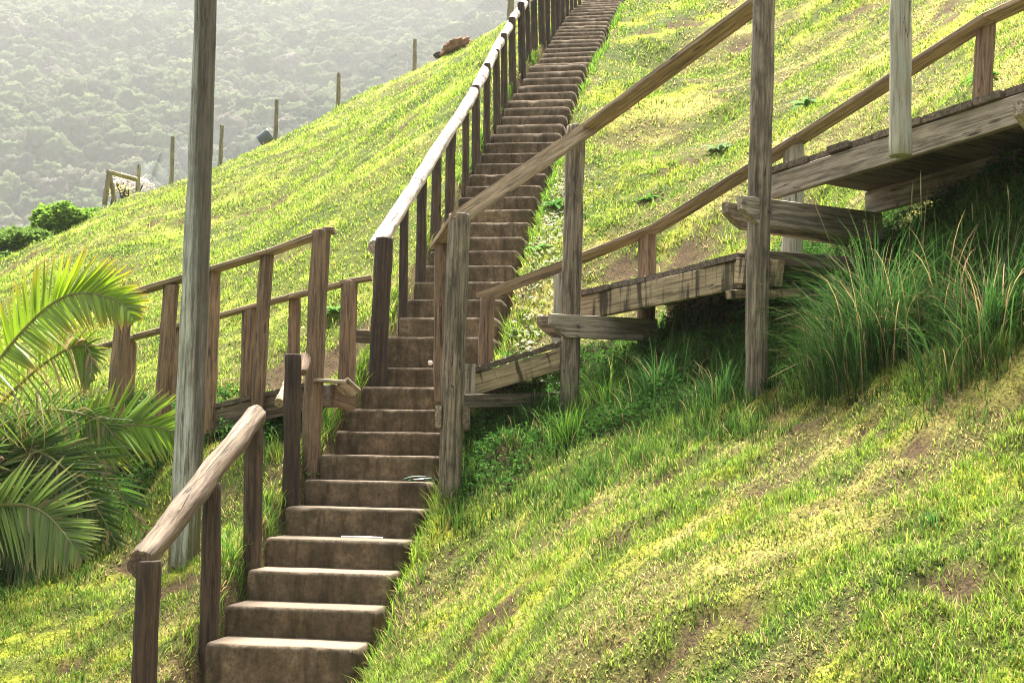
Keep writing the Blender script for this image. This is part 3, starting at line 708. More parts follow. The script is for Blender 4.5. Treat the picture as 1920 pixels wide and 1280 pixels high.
# inner (far) handrail
rail_px('handrail', [(892, 549, 10.05), (1058, 486, 10.35), (1218, 421, 10.05), (1490, 251, 9.4), (1842, 24, 7.95), (2290, -180, 6.7)], .15, .036, MW['rail'], RW, (.85, .5, 0))
# decks
wdir = Vector((.86, .5, 0)).normalized()
def deck(A_, B_, wd, width, n, smat, sh=.17, pw_gap=.006, inner=True, under=True):
    h_ = B_ - A_; wd = Vector((-h_.y, h_.x, 0)).normalized(); wd = wd if wd.y > 0 else -wd
    """A_, B_: top outer corners of the deck; planks run along wd"""
    v = B_ - A_; L_ = v.length; v.normalize()
    nrm = v.cross(wd); nrm = nrm if nrm.z > 0 else -nrm
    for i in range(n):
        a = A_ + v * (L_ * (i + .5) / n) - nrm * .024 + UP * random.uniform(-.004, .004)
        j = random.uniform(-.02, .02)
        board('plank', a + wd * (-.035 + j), a + wd * (width + j), L_ / n - pw_gap, .042, MW['plank'], RW, v, rough=.003)
    so = nrm * (.05 + sh / 2)
    board('stringer', A_ - so - v * .005, B_ - so, sh, .05, smat, RW, nrm)
    board('stringer', A_ - so + wd * (width - .1), B_ - so + wd * (width - .1), sh, .05, smat, RW, nrm)
wA = Vector((.35, .94, 0)).normalized()
deck(P(872, 692, 9.42), P(1062, 636, 9.62), wA, .8, 8, MW['string'], .155)
deck(P(1092, 545, 9.95), P(1396, 473, 8.3), wdir, .95, 9, MW['string'], .185)
deck(P(1446, 316, 8.5), P(2420, -8, 5.55), wdir, 1.0, 18, MW['cgrey'], .165)
# end block of the lowest deck
board('end_block', P(877, 682, 9.36), P(876, 746, 9.36), .1, .07, MW['cgrey'], RW, Vector((1, .3, 0)))
eb = [o for o in bpy.data.objects if o.name == 'end_block'][0]
for xx, yy in ((872, 694), (880, 692), (876, 708)): bolt(P(xx, yy, 9.325), eb, Vector((0, -1, 0)), .006)
# riser boards between the decks (seen edge-on from below)
board('riser_board', P(868, 752, 9.2), P(1100, 744, 10.3), .10, .045, MW['plank'], RW, UP)
board('riser_board', P(1392, 482, 8.35), P(1400, 482, 8.35) + wdir * 1.15, .05, .12, MW['plank'], RW, UP)
board('riser_board', P(1400, 480, 8.25), P(1400, 480, 8.25) + Vector((.97, .28, 0)) * 1.15, .09, .045, MW['plank'], RW, UP)
board('beam', P(1385, 508, 8.3), P(1462, 512, 7.95), .17, .06, MW['string'], RW, UP)
board('beam', P(1366, 552, 8.25), P(1640, 545, 8.9), .055, .06, MW['string'], RW, UP)
def bearer(p0, p1, h, t, mat, cut=.14):
    """crossbeam whose lower outer corner is cut off"""
    L_ = (p1 - p0).length; x = (p1 - p0).normalized(); z = (UP - x * x.z).normalized(); y = z.cross(x)
    prof = [(0, h / 2), (0, h * .05), (cut * .55, -h * .3), (cut, -h / 2)] + [(L_, -h / 2), (L_, h / 2)]
    nseg = len(prof); vs = []; c = .005
    for yy, ins in ((-t / 2, c), (-t / 2 + c, 0), (t / 2 - c, 0), (t / 2, c)):
        for (a, b) in prof:
            vs.append((b * (1 - ins * 8), yy, a + (ins if a < .01 else -ins if a > L_ - .01 else 0)))
    fs = []; lt = []
    for i in range(3):
        for j in range(nseg):
            k2 = (j + 1) % nseg; fs += [i * nseg + j, i * nseg + k2, (i + 1) * nseg + k2, (i + 1) * nseg + j]; lt.append(4)
    fs += list(range(nseg))[::-1]; lt.append(nseg); fs += [3 * nseg + j for j in range(nseg)]; lt.append(nseg)
    me = mesh_np('bearer', np.array(vs), fs, lt, False)
    M = Matrix(((z.x, y.x, x.x, p0.x), (z.y, y.y, x.y, p0.y), (z.z, y.z, x.z, p0.z), (0, 0, 0, 1)))
    return link('bearer', me, mat, RW, M)
br = bearer(P(1030, 610, 9.42), P(1230, 619, 9.9), .172, .05, MW['cgrey']); bearer(P(1010, 612, 9.78), P(1150, 616, 10.2), .165, .05, MW['grey'])
bolt(P(1084, 611, 9.43), br)
br = bearer(P(1388, 394, 7.86), P(1650, 424, 8.7), .178, .055, MW['cgrey'], .16); bearer(P(1359, 402, 8.22), P(1650, 450, 9.2), .16, .055, MW['grey'], .16)
bolt(P(1444, 396, 7.93), br)
for xx, yy in ((822, 780), (873, 782)):
    p = P(xx, yy, 8.7); bearer(p, p + Vector((-.02, 1.2, 0)), .15, .045, MW['plank'] if xx > 840 else MW['grey'], .001)
p_ = P(1908, 218, 6.25); bearer(p_, p_ + wdir * 1.5, .16, .06, MW['cgrey'])
log('post', ground_foot(2040, 760, 6.15, .3), P(2040, -420, 6.15), .073, .07, MW['grey'], RW)
log('post', P(2260, 60, 6.75), P(2262, -160, 6.75), .06, .058, MW['brown'], RW)

# ------------------------------------------------------------------ wire fence on the crest
M_NET = plain('galvanised_wire', (.12, .16, .16), .5, 5, .1, .3)
fence = thing('wire_fence', P(518, 252, 33.3), 'wire netting fence on thin wooden posts along the ridge', 'fence')
FP = [(958, -60, 958, 40, 35.4), (778, 74, 778, 127, 37.3), (635, 137, 634, 196, 35.3), (519, 187, 516, 254, 33.3), (416, 235, 413, 305, 31.3), (324, 256, 322, 337, 29.3), (261, 309, 257, 358, 28.2)]
ft = []
for i, (xt, yt, xb, yb, d) in enumerate(FP):
    b = P(xb, yb, d); t = P(xt, yt, d); b.z -= .5
    log('post', b, t, (4.4 if i else 9) / FPX * d, 3.6 / FPX * d, MW['old'], fence); ft.append((P(xb, yb + 3, d), t))
V = []; F = []
for i in range(len(ft) - 1):
    (b0, t0), (b1, t1) = ft[i], ft[i + 1]
    h0 = (t0 - b0) * (.92 if i else .8); h1 = (t1 - b1) * .92
    n = int((b1 - b0).length / .10)
    def pt(u, v):
        sag = math.sin(math.pi * u) * (.22 if i in (0, 1, 4) else .15)
        q_ = b0.lerp(b1, u); q_.z = max(q_.z, float(zat(np.array([q_.x]), np.array([q_.y]))[0]))
        return q_ + h0.lerp(h1, u) * v * (1 - sag * .8) + Vector((0, .15 * math.sin(u * 9 + v * 3), 0))
    for s in (1, -1):
        for j in range(-n, n * 2):
            prev = None
            for q in range(7):
                u = (j + s * q * 1.5) / n; v = q / 6
                if 0 <= u <= 1:
                    p = pt(u, v)
                    if prev is not None:
                        e = (p - prev).normalized(); sdv = Vector((e.z, 0, -e.x)) * .0022; m = len(V)
                        V += [prev - sdv, prev + sdv, p + sdv, p - sdv]; F.append((m, m + 1, m + 2, m + 3))
                    prev = p
                else: prev = None
me = bpy.data.meshes.new('netting'); me.from_pydata([v - Vector((0, 0, 0)) for v in V], [], F)
link('netting', me, M_NET, fence)
tr = thing('wooden_trestle', P(205, 372, 27.2), 'small wooden trestle frame standing on the ridge at the left end of the fence', 'trestle')
log('leg', P(196, 384, 27.2), P(205, 322, 27.2), .055, .05, MW['old'], tr); log('leg', P(214, 378, 27.4), P(204, 322, 27.2), .045, .045, MW['old'], tr)
log('crossbar', P(202, 322, 27.2), P(256, 337, 28.0), .05, .05, MW['old'], tr)
def blob(name, c, r, mat, parent=None, sc=(1, 1, 1), amp=.25, sub=4, freq=2, rot=0):
    bm = bmesh.new(); bmesh.ops.create_icosphere(bm, subdivisions=sub, radius=1)
    for v in bm.verts:
        q = v.co * freq + Vector((r * 9, c[0], c[1])); f = 1 + amp * (mn.noise(q) + .5 * mn.noise(q * 2.3) + .25 * mn.noise(q * 6))
        v.co = Vector((v.co.x * sc[0], v.co.y * sc[1], v.co.z * sc[2])) * r * f
    me = bpy.data.meshes.new(name); bm.to_mesh(me); bm.free()
    me.polygons.foreach_set('use_smooth', np.ones(len(me.polygons), bool))
    return link(name, me, mat, parent, Matrix.Translation(c) @ Matrix.Rotation(rot, 4, 'Y'))
rk = blob('boulder', P(856, 88, 35.0), .27, plain('red_rock', (.25, .13, .08), .9, 6, .3), None, (1.65, 1, .72), .42, 5, 2.0, -.42)
tag(rk, 'reddish brown boulder on the ridge in front of the netting', 'boulder')
rk = blob('boulder', P(824, 103, 35.3), .15, plain('dark_rock', (.06, .05, .045), .9, 6, .3), None, (1.3, 1, .6), .3, 3, 1.3)
tag(rk, 'small dark rock at the foot of the reddish boulder', 'boulder')
bar = thing('barrel', P(497, 262, 33.9), 'dark rounded barrel half hidden behind the ridge beside a fence post', 'barrel')
log('barrel_body', P(486, 266, 34.1), P(508, 252, 34.1), .16, .2, plain('grey_plastic', (.06, .075, .09), .4, 4, .2), bar)

# ------------------------------------------------------------------ leafy plants
def leaf_cloud(acc_, centers, size, col, seed, ncol=.3, flat=.6, aspect=.55):
    """small pointed leaves, two triangles each, random orientation biased upward"""
    r = np.random.default_rng(seed); n = len(centers)
    u = r.normal(0, 1, (n, 3)); u[:, 2] *= flat; u /= np.linalg.norm(u, axis=1, keepdims=True)
    w = r.normal(0, 1, (n, 3)); w -= u * (w * u).sum(1)[:, None]; w[:, 2] *= .5; w /= np.linalg.norm(w, axis=1, keepdims=True)
    s = (size * r.uniform(.6, 1.4, n))[:, None]
    nrm = np.cross(u, w) * .12
    V = np.stack([centers, centers + u * s * .5 + w * s * aspect * .5 + nrm * s, centers + u * s, centers + u * s * .5 - w * s * aspect * .5 + nrm * s], 1).reshape(-1, 3)
    b = np.arange(n)[:, None] * 4; F = np.concatenate([b, b + 1, b + 2, b + 3], 1).ravel()
    c = np.asarray(col) * r.uniform(1 - ncol, 1 + ncol, n)[:, None] * np.ones((n, 3))
    acc_.add(V, F, np.full(n, 4), np.repeat(c, 4, 0))
def long_grass(x, y, ln, wd, col, seed, arch=1.0):
    r = np.random.default_rng(seed); n = len(x); th = r.uniform(0, 2 * np.pi, n); th = np.where(r.random(n) < .45, r.normal(-2.0, .7, n), th)
    az = np.stack([np.cos(th), np.sin(th), np.zeros(n)], -1); tw = th + np.pi / 2 + r.normal(0, .6, n); sd = np.stack([np.cos(tw), np.sin(tw), np.zeros(n)], -1)
    p = np.stack([x, y, zat(x, y) - .01], -1); le = np.abs(r.normal(.75, .4, n))[:, None] * arch
    d = np.array([0, 0, 1.]) + az * le * .35; ns = 4; V = []; Cc = []
    for j in range(ns + 1):
        t = j / ns; k = (wd * (1 - t ** 2) + .0007)[:, None] / 2
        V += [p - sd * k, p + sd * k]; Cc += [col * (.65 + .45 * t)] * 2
        d = d / np.linalg.norm(d, axis=1, keepdims=True); p = p + d * (ln / ns)[:, None]
        d = d + (az * .8 - np.array([0, 0, .55 * t + .15])) * le * .55 * (t + .4)
    V = np.stack(V, 1).reshape(-1, 3); Cc = np.stack(Cc, 1).reshape(-1, 3); b = np.arange(n)[:, None] * (2 * ns + 2)
    F = np.concatenate([np.concatenate([b + 2 * j, b + 2 * j + 1, b + 2 * j + 3, b + 2 * j + 2], 1) for j in range(ns)], 1).ravel()
    return V, F, np.full(n * ns, 4), Cc
acc = Acc(); R = np.random.default_rng(91)
N_ = 60000; cxs = np.concatenate([R.uniform(-.6, 4.4, 2600), R.uniform(-4.5, -.9, 1400)]); cys = np.concatenate([R.uniform(5.4, 10.2, 2600), R.uniform(7.2, 11.2, 1400)])
zz = zat(cxs, cys); px, py = proj(np.stack([cxs, cys, zz], -1))
py = py - np.abs(R.normal(0, 38, len(py)))
band = in_poly(px, py, [(840, 990), (850, 800), (1000, 720), (1150, 600), (1420, 520), (1640, 470), (1900, 330), (2400, 200), (2400, 700), (1900, 690), (1650, 730), (1430, 775), (1300, 830), (1180, 900), (1080, 930), (960, 960)]) & (cys < 10.4 - .3 * np.maximum(cxs - 1, 0))
bandl = in_poly(px, py, [(-400, 1180), (-400, 900), (180, 900), (330, 790), (600, 770), (600, 830), (470, 870), (380, 880), (280, 960), (190, 1040), (60, 1120)]) & (cys < 10.9)
k = (band | bandl) & (R.random(len(cxs)) < np.where(bandl, .35, .1 + .9 * smooth(.42, .62, fbm(cxs * 1.6, cys * 1.6, 99)))); rr, _ = stair_rel(cxs, cys); k &= np.abs(rr) > .62
cxs, cys = cxs[k], cys[k]; m = 26; n = len(cxs) * m; s_ = np.repeat(R.uniform(.4, 1.3, len(cxs)), m); tn = np.repeat(R.random(len(cxs)), m)
x = np.repeat(cxs, m) + R.normal(0, .045, n); y = np.repeat(cys, m) + R.normal(0, .045, n)
col = lerp(np.array((.035, .09, .018)), np.array((.125, .215, .04)), tn) * R.uniform(.6, 1.5, n)[:, None]
dk = R.random(n) < .05; col[dk] = STRAW * .9
ln_ = R.uniform(.05, .19, n) * s_ * np.where(y > 9.4, .8, 1)
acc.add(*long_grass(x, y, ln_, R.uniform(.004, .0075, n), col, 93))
# longer fringe beside the steps
n = 9000; y = R.uniform(6.6, 24, n); sd_ = np.where(R.random(n) < .5, -1, 1); k = R.random(n) < smooth(.42, .6, fbm(y * 1.3, sd_ * 9., 95)); y = y[k]; sd_ = sd_[k]; n = len(y)
x = np.interp(y, _sY, _sX) + sd_ * (.53 + np.abs(R.normal(0, .06, n)))
col = lerp(np.array((.08, .20, .03)), np.array((.24, .38, .05)), R.random(n)) * R.uniform(.6, 1.4, n)[:, None]
acc.add(*long_grass(x, y, R.uniform(.05, .17, n), R.uniform(.004, .007, n) * np.clip(y / 9, 1, 2), col, 96))
tag(link('long_grass', acc.mesh('long_grass'), M_GRASS), kind='stuff')
# clover and creepers in the shade under the walkways
acc = Acc(); R = np.random.default_rng(21)
x = np.concatenate([R.uniform(-.6, 4.6, 90000), R.uniform(-6, -.9, 60000)]); y = np.concatenate([R.uniform(6, 10.6, 90000), R.uniform(8, 11.2, 60000)])
z = zat(x, y); un, lf, *_ = zones(x, y, z); k = (un | lf) & (R.random(len(x)) > .35 * soil_at(x, y)); rr, _ = stair_rel(x, y); k &= np.abs(rr) > .55
x, y, z = x[k], y[k], z[k]; h = fbm(x * 3, y * 3, 200) ** 1.5 * .30 + .015
ctr = np.stack([x + R.normal(0, .02, len(x)), y + R.normal(0, .02, len(x)), z + h * R.uniform(.2, 1, len(x))], -1)
cc = lerp(np.array((.03, .095, .018)), np.array((.075, .17, .03)), fbm(x * 2, y * 2, 210))
leaf_cloud(acc, ctr, np.full(len(x), .027), cc, 22, .4, .35, .8)
k = R.random(len(x)) < .00035
leaf_cloud(acc, ctr[k] + [0, 0, .02], np.full(k.sum(), .02), np.full((k.sum(), 3), .8), 23, .1, .5, .8)
tag(link('ground_cover', acc.mesh('ground_cover'), M_LEAF), kind='stuff')

def tall_clump(px, py, lo, hi, n, ln, spread, col, label, seed, width=.007, lean=.9, dry=.12, off=(0, 0), name='grass_clump', group='grass clumps'):
    g = G(px, py, lo, hi); r = np.random.default_rng(seed)
    rad = np.minimum(np.abs(r.normal(0, spread, n)), spread * 1.5); n0 = n; th = r.uniform(0, 6.28, n)
    x = g.x + rad * np.cos(th) + off[0]; y = g.y + rad * np.sin(th) * .8 + off[1]; z = zat(x, y)
    V = []; F = []; LT = []; CC = []
    for i in range(n):
        a = math.atan2(y[i] - g.y, x[i] - g.x) + r.normal(0, .7); L_ = ln * r.uniform(.45, 1.15); w = width * r.uniform(.6, 1.3); le = lean * abs(r.normal(.8, .4))
        p = np.array([x[i], y[i], z[i] - .01]); d = np.array([math.cos(a) * .22 * le, math.sin(a) * .22 * le, 1.0]); sd = np.array([-math.sin(a), math.cos(a), 0]) if r.random() < .6 else np.array([math.cos(a + 1), math.sin(a + 1), 0.2])
        isdry = r.random() < dry
        c = (STRAW * r.uniform(.6, 1.1)) if isdry else np.asarray(col) * r.uniform(.6, 1.5)
        m = len(V); ns = 6
        for j in range(ns + 1):
            t = j / ns; ww = w * (1 - t ** 2.2) + .0006
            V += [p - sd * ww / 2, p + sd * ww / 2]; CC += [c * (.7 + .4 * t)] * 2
            d = d / np.linalg.norm(d); p = p + d * L_ / ns
            d = d + np.array([math.cos(a) * le - .12 * le, math.sin(a) * le, -.9 * le * t - .15]) * .42 * (t + .35)
            if j < ns: F += [m + 2 * j, m + 2 * j + 1, m + 2 * j + 3, m + 2 * j + 2]; LT.append(4)
    V = np.array(V) - np.array(g)
    me = mesh_np(name, V, F, LT, True, np.array(CC))
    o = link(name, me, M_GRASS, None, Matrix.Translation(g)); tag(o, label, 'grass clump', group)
    return o
CL = np.array((.048, .11, .026)); CB = np.array((.12, .25, .035))
tall_clump(1640, 680, 6, 9.5, 850, .85, .20, CL, 'largest tussock of long arching grass under the highest deck', 1, .006, 1.1, .09)
tall_clump(1560, 700, 6, 9.5, 300, .55, .16, CL, 'tussock of long grass right beside the tall walkway post', 2, .0055, 1.15, .12)
tall_clump(1850, 640, 5.5, 9.5, 520, .6, .22, CL * 1.1, 'arching grass tussock below the deck at the right edge', 3, .006, 1.2, .12)
tall_clump(1760, 600, 6.5, 9.5, 200, .55, .2, CL * .8, 'shaded tussock between the largest tussock and the right edge', 4, .007, .8, .3)
tall_clump(1230, 740, 7, 10, 260, .42, .20, CL * 1.3, 'tussock of long grass between the two tall walkway posts', 5, .007, 1.0, .06)
tall_clump(1130, 770, 7, 10.5, 220, .40, .16, CB * .8, 'bright grass tussock just right of the second walkway post', 6, .007, 1.0, .05)
tall_clump(1060, 830, 7, 10.5, 200, .32, .14, CB * .8, 'grass tussock at the foot of the second walkway post', 7, .006, 1.0, .05)
tall_clump(1340, 760, 7, 10, 200, .36, .2, CL * 1.2, 'grass tussock to the left of the tall walkway post', 8, .006, 1.0, .08)
tall_clump(1000, 800, 8, 10.8, 150, .32, .14, CL, 'shaded grass tussock under the lowest deck', 9, .006, 1.0, .05)
tall_clump(400, 1165, 6.5, 8.4, 60, .16, .05, CB, 'bright tuft at the foot of the middle dark post of the lower handrail', 10, .006, .8, .03)
tall_clump(430, 1050, 7, 8.8, 110, .26, .09, CB, 'bright tuft between the two upper dark posts of the lower handrail', 11, .005, .8, .05)
tall_clump(505, 1000, 7.5, 9, 90, .22, .06, CB, 'bright tuft spilling onto the step beside the lower handrail', 12, .005, 1.2, .05)
tall_clump(600, 800, 9, 10, 80, .26, .07, CB, 'bright tuft right of the broken walkway post beside the stairs', 13, .006, .9, .03)
tall_clump(450, 1110, 7, 8.5, 70, .16, .08, CB, 'low bright tuft at the left end of the third lowest step', 14, .005, .9, .03)
tall_clump(995, 440, 12, 14, 50, .26, .06, CB, 'bright weed tuft at the right edge of the stairs behind the walkway handrail', 15, .008, .9, .03)
tall_clump(780, 960, 8, 9.2, 60, .16, .07, CB, 'bright tuft right of the steps at the foot of the nearest walkway post', 16, .005, .9, .03)
tall_clump(1750, 985, 4.5, 6.2, 110, .08, .06, CL * 1.6, 'dark green tuft on the open lawn at lower right', 17, .004, 1.0, .03)
tall_clump(850, 390, 13, 15, 40, .3, .08, CB, 'bright tuft at the left edge of the stairs behind the upper handrail', 18, .008, .8, .03)
tall_clump(885, 680, 9, 11.5, 26, .2, .04, CB * 1.2, 'yellow green tuft growing on the lowest deck end', 19, .007, .8, .0, off=(0, 0))
# dry flowering stalks rising out of the largest tussock
big = [o for o in bpy.data.objects if o.get('label', '').startswith('largest tussock')][0]
M_STALK = plain('dry_stalk', (.42, .33, .17), .8)
for i, (x0, y0, x1, y1, x2, y2, d) in enumerate(((1620, 640, 1570, 480, 1515, 352, 8.0), (1735, 600, 1728, 450, 1726, 320, 7.6), (1690, 640, 1560, 640, 1440, 710, 7.7), (1640, 600, 1550, 560, 1450, 600, 7.8), (1700, 560, 1705, 420, 1712, 340, 7.8),
        (1800, 560, 1830, 420, 1822, 380, 7.5), (1790, 600, 1850, 480, 1905, 430, 7.3), (1650, 620, 1600, 520, 1592, 452, 7.9), (1720, 640, 1640, 560, 1545, 470, 7.7), (1880, 560, 1900, 400, 1888, 345, 6.9))):
    a_, m_, b_p = P(x0, y0, d), P(x1, y1, d - .1), P(x2, y2, d - .15); pts = [a_.lerp(m_, t).lerp(m_.lerp(b_p, t), t) for t in [j / 8 for j in range(9)]]
    bm = bmesh.new(); rings = []
    for j, p in enumerate(pts):
        r_ = .0016 if j < 7 else .0045 if j == 7 else .0012
        rings.append([bm.verts.new(p + Vector((math.cos(k * 1.5708) * r_, math.sin(k * 1.5708) * r_, 0)) - big.matrix_world.translation) for k in range(4)])
    for j in range(8):
        for k in range(4): bm.faces.new((rings[j][k], rings[j][(k + 1) % 4], rings[j + 1][(k + 1) % 4], rings[j + 1][k]))
    me = bpy.data.meshes.new('seed_stalk'); bm.to_mesh(me); bm.free()
    o = bpy.data.objects.new('seed_stalk', me); COL.objects.link(o); me.materials.append(M_STALK); o.parent = big
# broad-leaved plants
def rosette(px, py, lo, hi, n, ln, w, col, label, seed, name='broadleaf_plant', group='broadleaf weeds'):
    g = G(px, py, lo, hi); r = np.random.default_rng(seed); V = []; F = []; LT = []; CC = []
    for i in range(n):
        a = 2.4 * i + r.normal(0, .3); L_ = ln * r.uniform(.6, 1.1); e = r.uniform(.25, 1.0); ww = w * r.uniform(.7, 1.1)
        p = np.zeros(3); d = np.array([math.cos(a), math.sin(a), e]); sd = np.array([-math.sin(a), math.cos(a), 0]); m = len(V); c = np.asarray(col) * r.uniform(.55, .95)
        for j in range(6):
            t = j / 5; k_ = math.sin(math.pi * min(1, t * .92 + .06)) ** .8 * ww / 2
            V += [p - sd * k_ + [0, 0, k_ * .35], p, p + sd * k_ + [0, 0, k_ * .35]]; CC += [c, c * 1.3, c]
            d = d / np.linalg.norm(d); p = p + d * L_ / 5; d = d + np.array([0, 0, -.28])
            if j < 5:
                b = m + 3 * j; F += [b, b + 1, b + 4, b + 3, b + 1, b + 2, b + 5, b + 4]; LT += [4, 4]
    me = mesh_np(name, np.array(V), F, LT, True, np.array(CC)); o = link(name, me, M_LEAF, None, Matrix.Translation(g)); tag(o, label, 'weed', group)
rosette(580, 893, 8, 9.6, 5, .11, .06, (.20, .30, .12), 'pale round-leaved weed beside the step right of the lone dark post', 1)
rosette(628, 590, 11, 14, 14, .22, .07, (.16, .30, .08), 'leafy weed right of the tallest left walkway post', 2)
rosette(1510, 200, 11, 16, 12, .26, .09, (.17, .28, .10), 'broadleaf weed on the slope between the tall post and the hanging post', 3)
rosette(1350, 285, 11, 16, 12, .26, .07, (.22, .32, .16), 'pale flat weed on the slope just left of the tall post', 4)
rosette(1840, 150, 8.5, 12, 12, .2, .05, (.12, .26, .05), 'broadleaf weed at the foot of the rightmost rail post', 5)
rosette(1040, 390, 12.5, 15.5, 12, .26, .08, (.10, .22, .05), 'dark broadleaf weed on the verge right of the stairs', 6)
rosette(1005, 470, 11.5, 14, 10, .2, .07, (.14, .28, .07), 'broadleaf weed beside the stairs above the lowest inner handrail', 7)
rosette(1215, 380, 12, 16, 10, .2, .05, (.12, .25, .05), 'small weed on the slope above the middle deck', 8)
# withered leaf litter right of the stairs
acc = Acc(); R = np.random.default_rng(31); n = 900
x = R.normal(.55, .22, n); y = R.uniform(10.2, 14.5, n); x = np.interp(y, _sY, _sX) + .62 + np.abs(R.normal(0, .22, n)); z = zat(x, y)
leaf_cloud(acc, np.stack([x, y, z + .02 + .03 * R.random(n)], -1), np.full(n, .05), np.where(R.random(n)[:, None] < .3, np.array((.6, .55, .45)), np.array((.3, .33, .2))), 32, .3, .3, .5)
tag(link('leaf_litter', acc.mesh('leaf_litter'), M_LEAF), kind='stuff')
# bushes on the left skyline
def bush(px, py, d, rx_, rz_, n, col, label, seed, leaf=.10, name='bush', group='bushes on the left ridge'):
    c = P(px, py, d); r = np.random.default_rng(seed)
    lob = r.normal(0, 1, (14, 3)); lob /= np.linalg.norm(lob, axis=1, keepdims=True); lob[:, 2] = np.abs(lob[:, 2])
    u = r.normal(0, 1, (n, 3)); u /= np.linalg.norm(u, axis=1, keepdims=True); u[:, 2] = np.abs(u[:, 2])
    k = .62 + .5 * np.max(u @ lob.T, 1) ** 6 + r.normal(0, .05, n)
    p = u * (k * r.uniform(.8, 1.02, n) ** .5)[:, None] * np.array([rx_, rx_ * .8, rz_])
    p[:, 2] -= rz_ * .3 * 0
    a = Acc(); leaf_cloud(a, p, np.full(n, leaf), np.asarray(col), seed + 1, .35, .5, .6)
    root = thing(name, c, label, 'bush', group)
    link('foliage', a.mesh('foliage'), M_LEAF, root, Matrix.Translation(c))
    for i in range(5): log('stem', c + Vector((r.normal(0, .1), r.normal(0, .1), -.4)), c + Vector((float(lob[i][0]) * rx_ * .7, float(lob[i][1]) * rx_ * .5, rz_ * .7)), .03, .012, MW['creo'], root, rough=.002)
bush(122, 440, 26.2, .68, .62, 12000, (.20, .32, .06), 'dense bright green bush on the left skyline', 41)
bush(50, 478, 25.4, .8, .45, 9000, (.16, .25, .06), 'low green bush beside the dense bush on the left skyline', 43)
bush(-20, 515, 24.8, .8, .45, 6000, (.15, .24, .06), 'green bush cut by the left edge of the frame', 45)
bush(185, 410, 27.0, .5, .18, 2500, (.15, .27, .05), 'low bush at the foot of the wooden trestle', 47)
bush(243, 352, 28.6, .5, .28, 1500, (.55, .50, .48), 'pale flowering shrub behind the trestle crossbar', 49, .05)
bush(228, 364, 28.2, .28, .2, 110, (.6, .55, .25), 'yellow flowering shrub under the trestle crossbar', 51, .07)

# ------------------------------------------------------------------ palm
palm_root = G(-70, 1010, 6, 12); palm_root.y = 9.0; palm_root.x = P(-80, 1000, 9.0).x; palm_root.z = float(zat(np.array([palm_root.x]), np.array([9.0]))[0])
palm = thing('palm_tree', palm_root, 'feathery palm with arching green and yellow fronds at the left edge', 'palm tree')
log('trunk', palm_root - UP * .3, P(-72, 872, 9.0), .14, .11, MW['brown'], palm, rough=.02)
def catmull(pts, n):
    out = []; m = len(pts) - 1
    for i in range(n + 1):
        t = i / n * m; k = min(int(t), m - 1); f = t - k
        p0, p1, p2, p3 = pts[max(k - 1, 0)], pts[k], pts[k + 1], pts[min(k + 2, m)]
        out.append(.5 * ((2 * p1) + (p2 - p0) * f + (2 * p0 - 5 * p1 + 4 * p2 - p3) * f * f + (3 * p1 - 3 * p2 + p3 - p0) * f ** 3))
    return out
def frond(pts, ln_up, ln_dn, col, tip, seed, npair=46, start=.12, w=.022, droop=.35, dead=.0, fan=.9, name='frond', label=None, dn_dir=None):
    """pts: rachis points; leaflets leave both sides; 'up' side and 'down' side have their own lengths"""
    r = np.random.default_rng(seed); c = catmull(pts, 60)
    V = []; F = []; LT = []; CC = []
    # rachis tube
    rc = np.array((.30, .30, .12)); ns = 5
    for i, p in enumerate(c):
        t = (c[min(i + 1, 60)] - c[max(i - 1, 0)]).normalized(); s = t.cross(Vector((0, 1, 0))).normalized(); q = t.cross(s); rad = .013 * (1 - i / 60 * .8) + .0015
        for j in range(ns):
            a = 2 * math.pi * j / ns; V.append(np.array(p + s * rad * math.cos(a) + q * rad * math.sin(a))); CC.append(rc)
    for i in range(60):
        for j in range(ns): F += [i * ns + j, i * ns + (j + 1) % ns, (i + 1) * ns + (j + 1) % ns, (i + 1) * ns + j]; LT.append(4)
    for k in range(npair):
        t = start + (1 - start) * k / (npair - 1); i = min(int(t * 60), 59); f = t * 60 - i; p = c[i].lerp(c[i + 1], f)
        tv = (c[i + 1] - c[i]).normalized(); sv = tv.cross(Vector((0, 1, 0))).normalized()      # in the frond plane, across
        if sv.z < 0: sv = -sv
        for side in (1, -1):
            L_ = (ln_up if side > 0 else ln_dn) * (math.sin(math.pi * min(1, t * .78 + .2)) ** .6) * r.uniform(.85, 1.08)
            if t > .9: L_ *= .85
            ang = fan * (1 - .55 * t) + r.normal(0, .05)
            d = tv * math.cos(ang * 1.25) + sv * side * math.sin(ang * 1.25) + Vector((0, (-.25 if side < 0 else .15) + r.normal(0, .12), 0))
            if side < 0: d += Vector((0, 0, -droop * (.5 + t)))
            d.normalize(); wd = d.cross(Vector((0, 1, 0)) + tv * .6 * r.normal(0, 1)).normalized()
            ww = w * r.uniform(.8, 1.1); m = len(V); q = Vector(p); cb = np.asarray(col) * r.uniform(.7, 1.35)
            isd = r.random() < dead
            if isd: cb = STRAW * r.uniform(.5, 1.2)
            tipc = np.asarray(tip)
            for j in range(6):
                s = j / 5; k_ = ww * (.45 + 1.2 * s if s < .3 else .81 - .05) * (1 - max(0, s - .45) / .55) ** .8 / 2 + .0008
                cj = cb * (1 - s ** 5) + tipc * s ** 5
                V += [np.array(q - wd * k_), np.array(q + Vector((0, -k_ * .5, 0))), np.array(q + wd * k_)]; CC += [cj, cj * .85, cj]
                q = q + d * L_ / 5; d = (d + Vector((0, 0, -.06 * droop - (.45 if isd else 0)))).normalized()
                if j < 5: b = m + 3 * j; F += [b, b + 1, b + 4, b + 3, b + 1, b + 2, b + 5, b + 4]; LT += [4, 4]
    me = mesh_np(name, np.array(V), F, LT, True, np.array(CC)); o = link(name, me, M_PALM, palm)
    if label: o['label'] = label
    return o
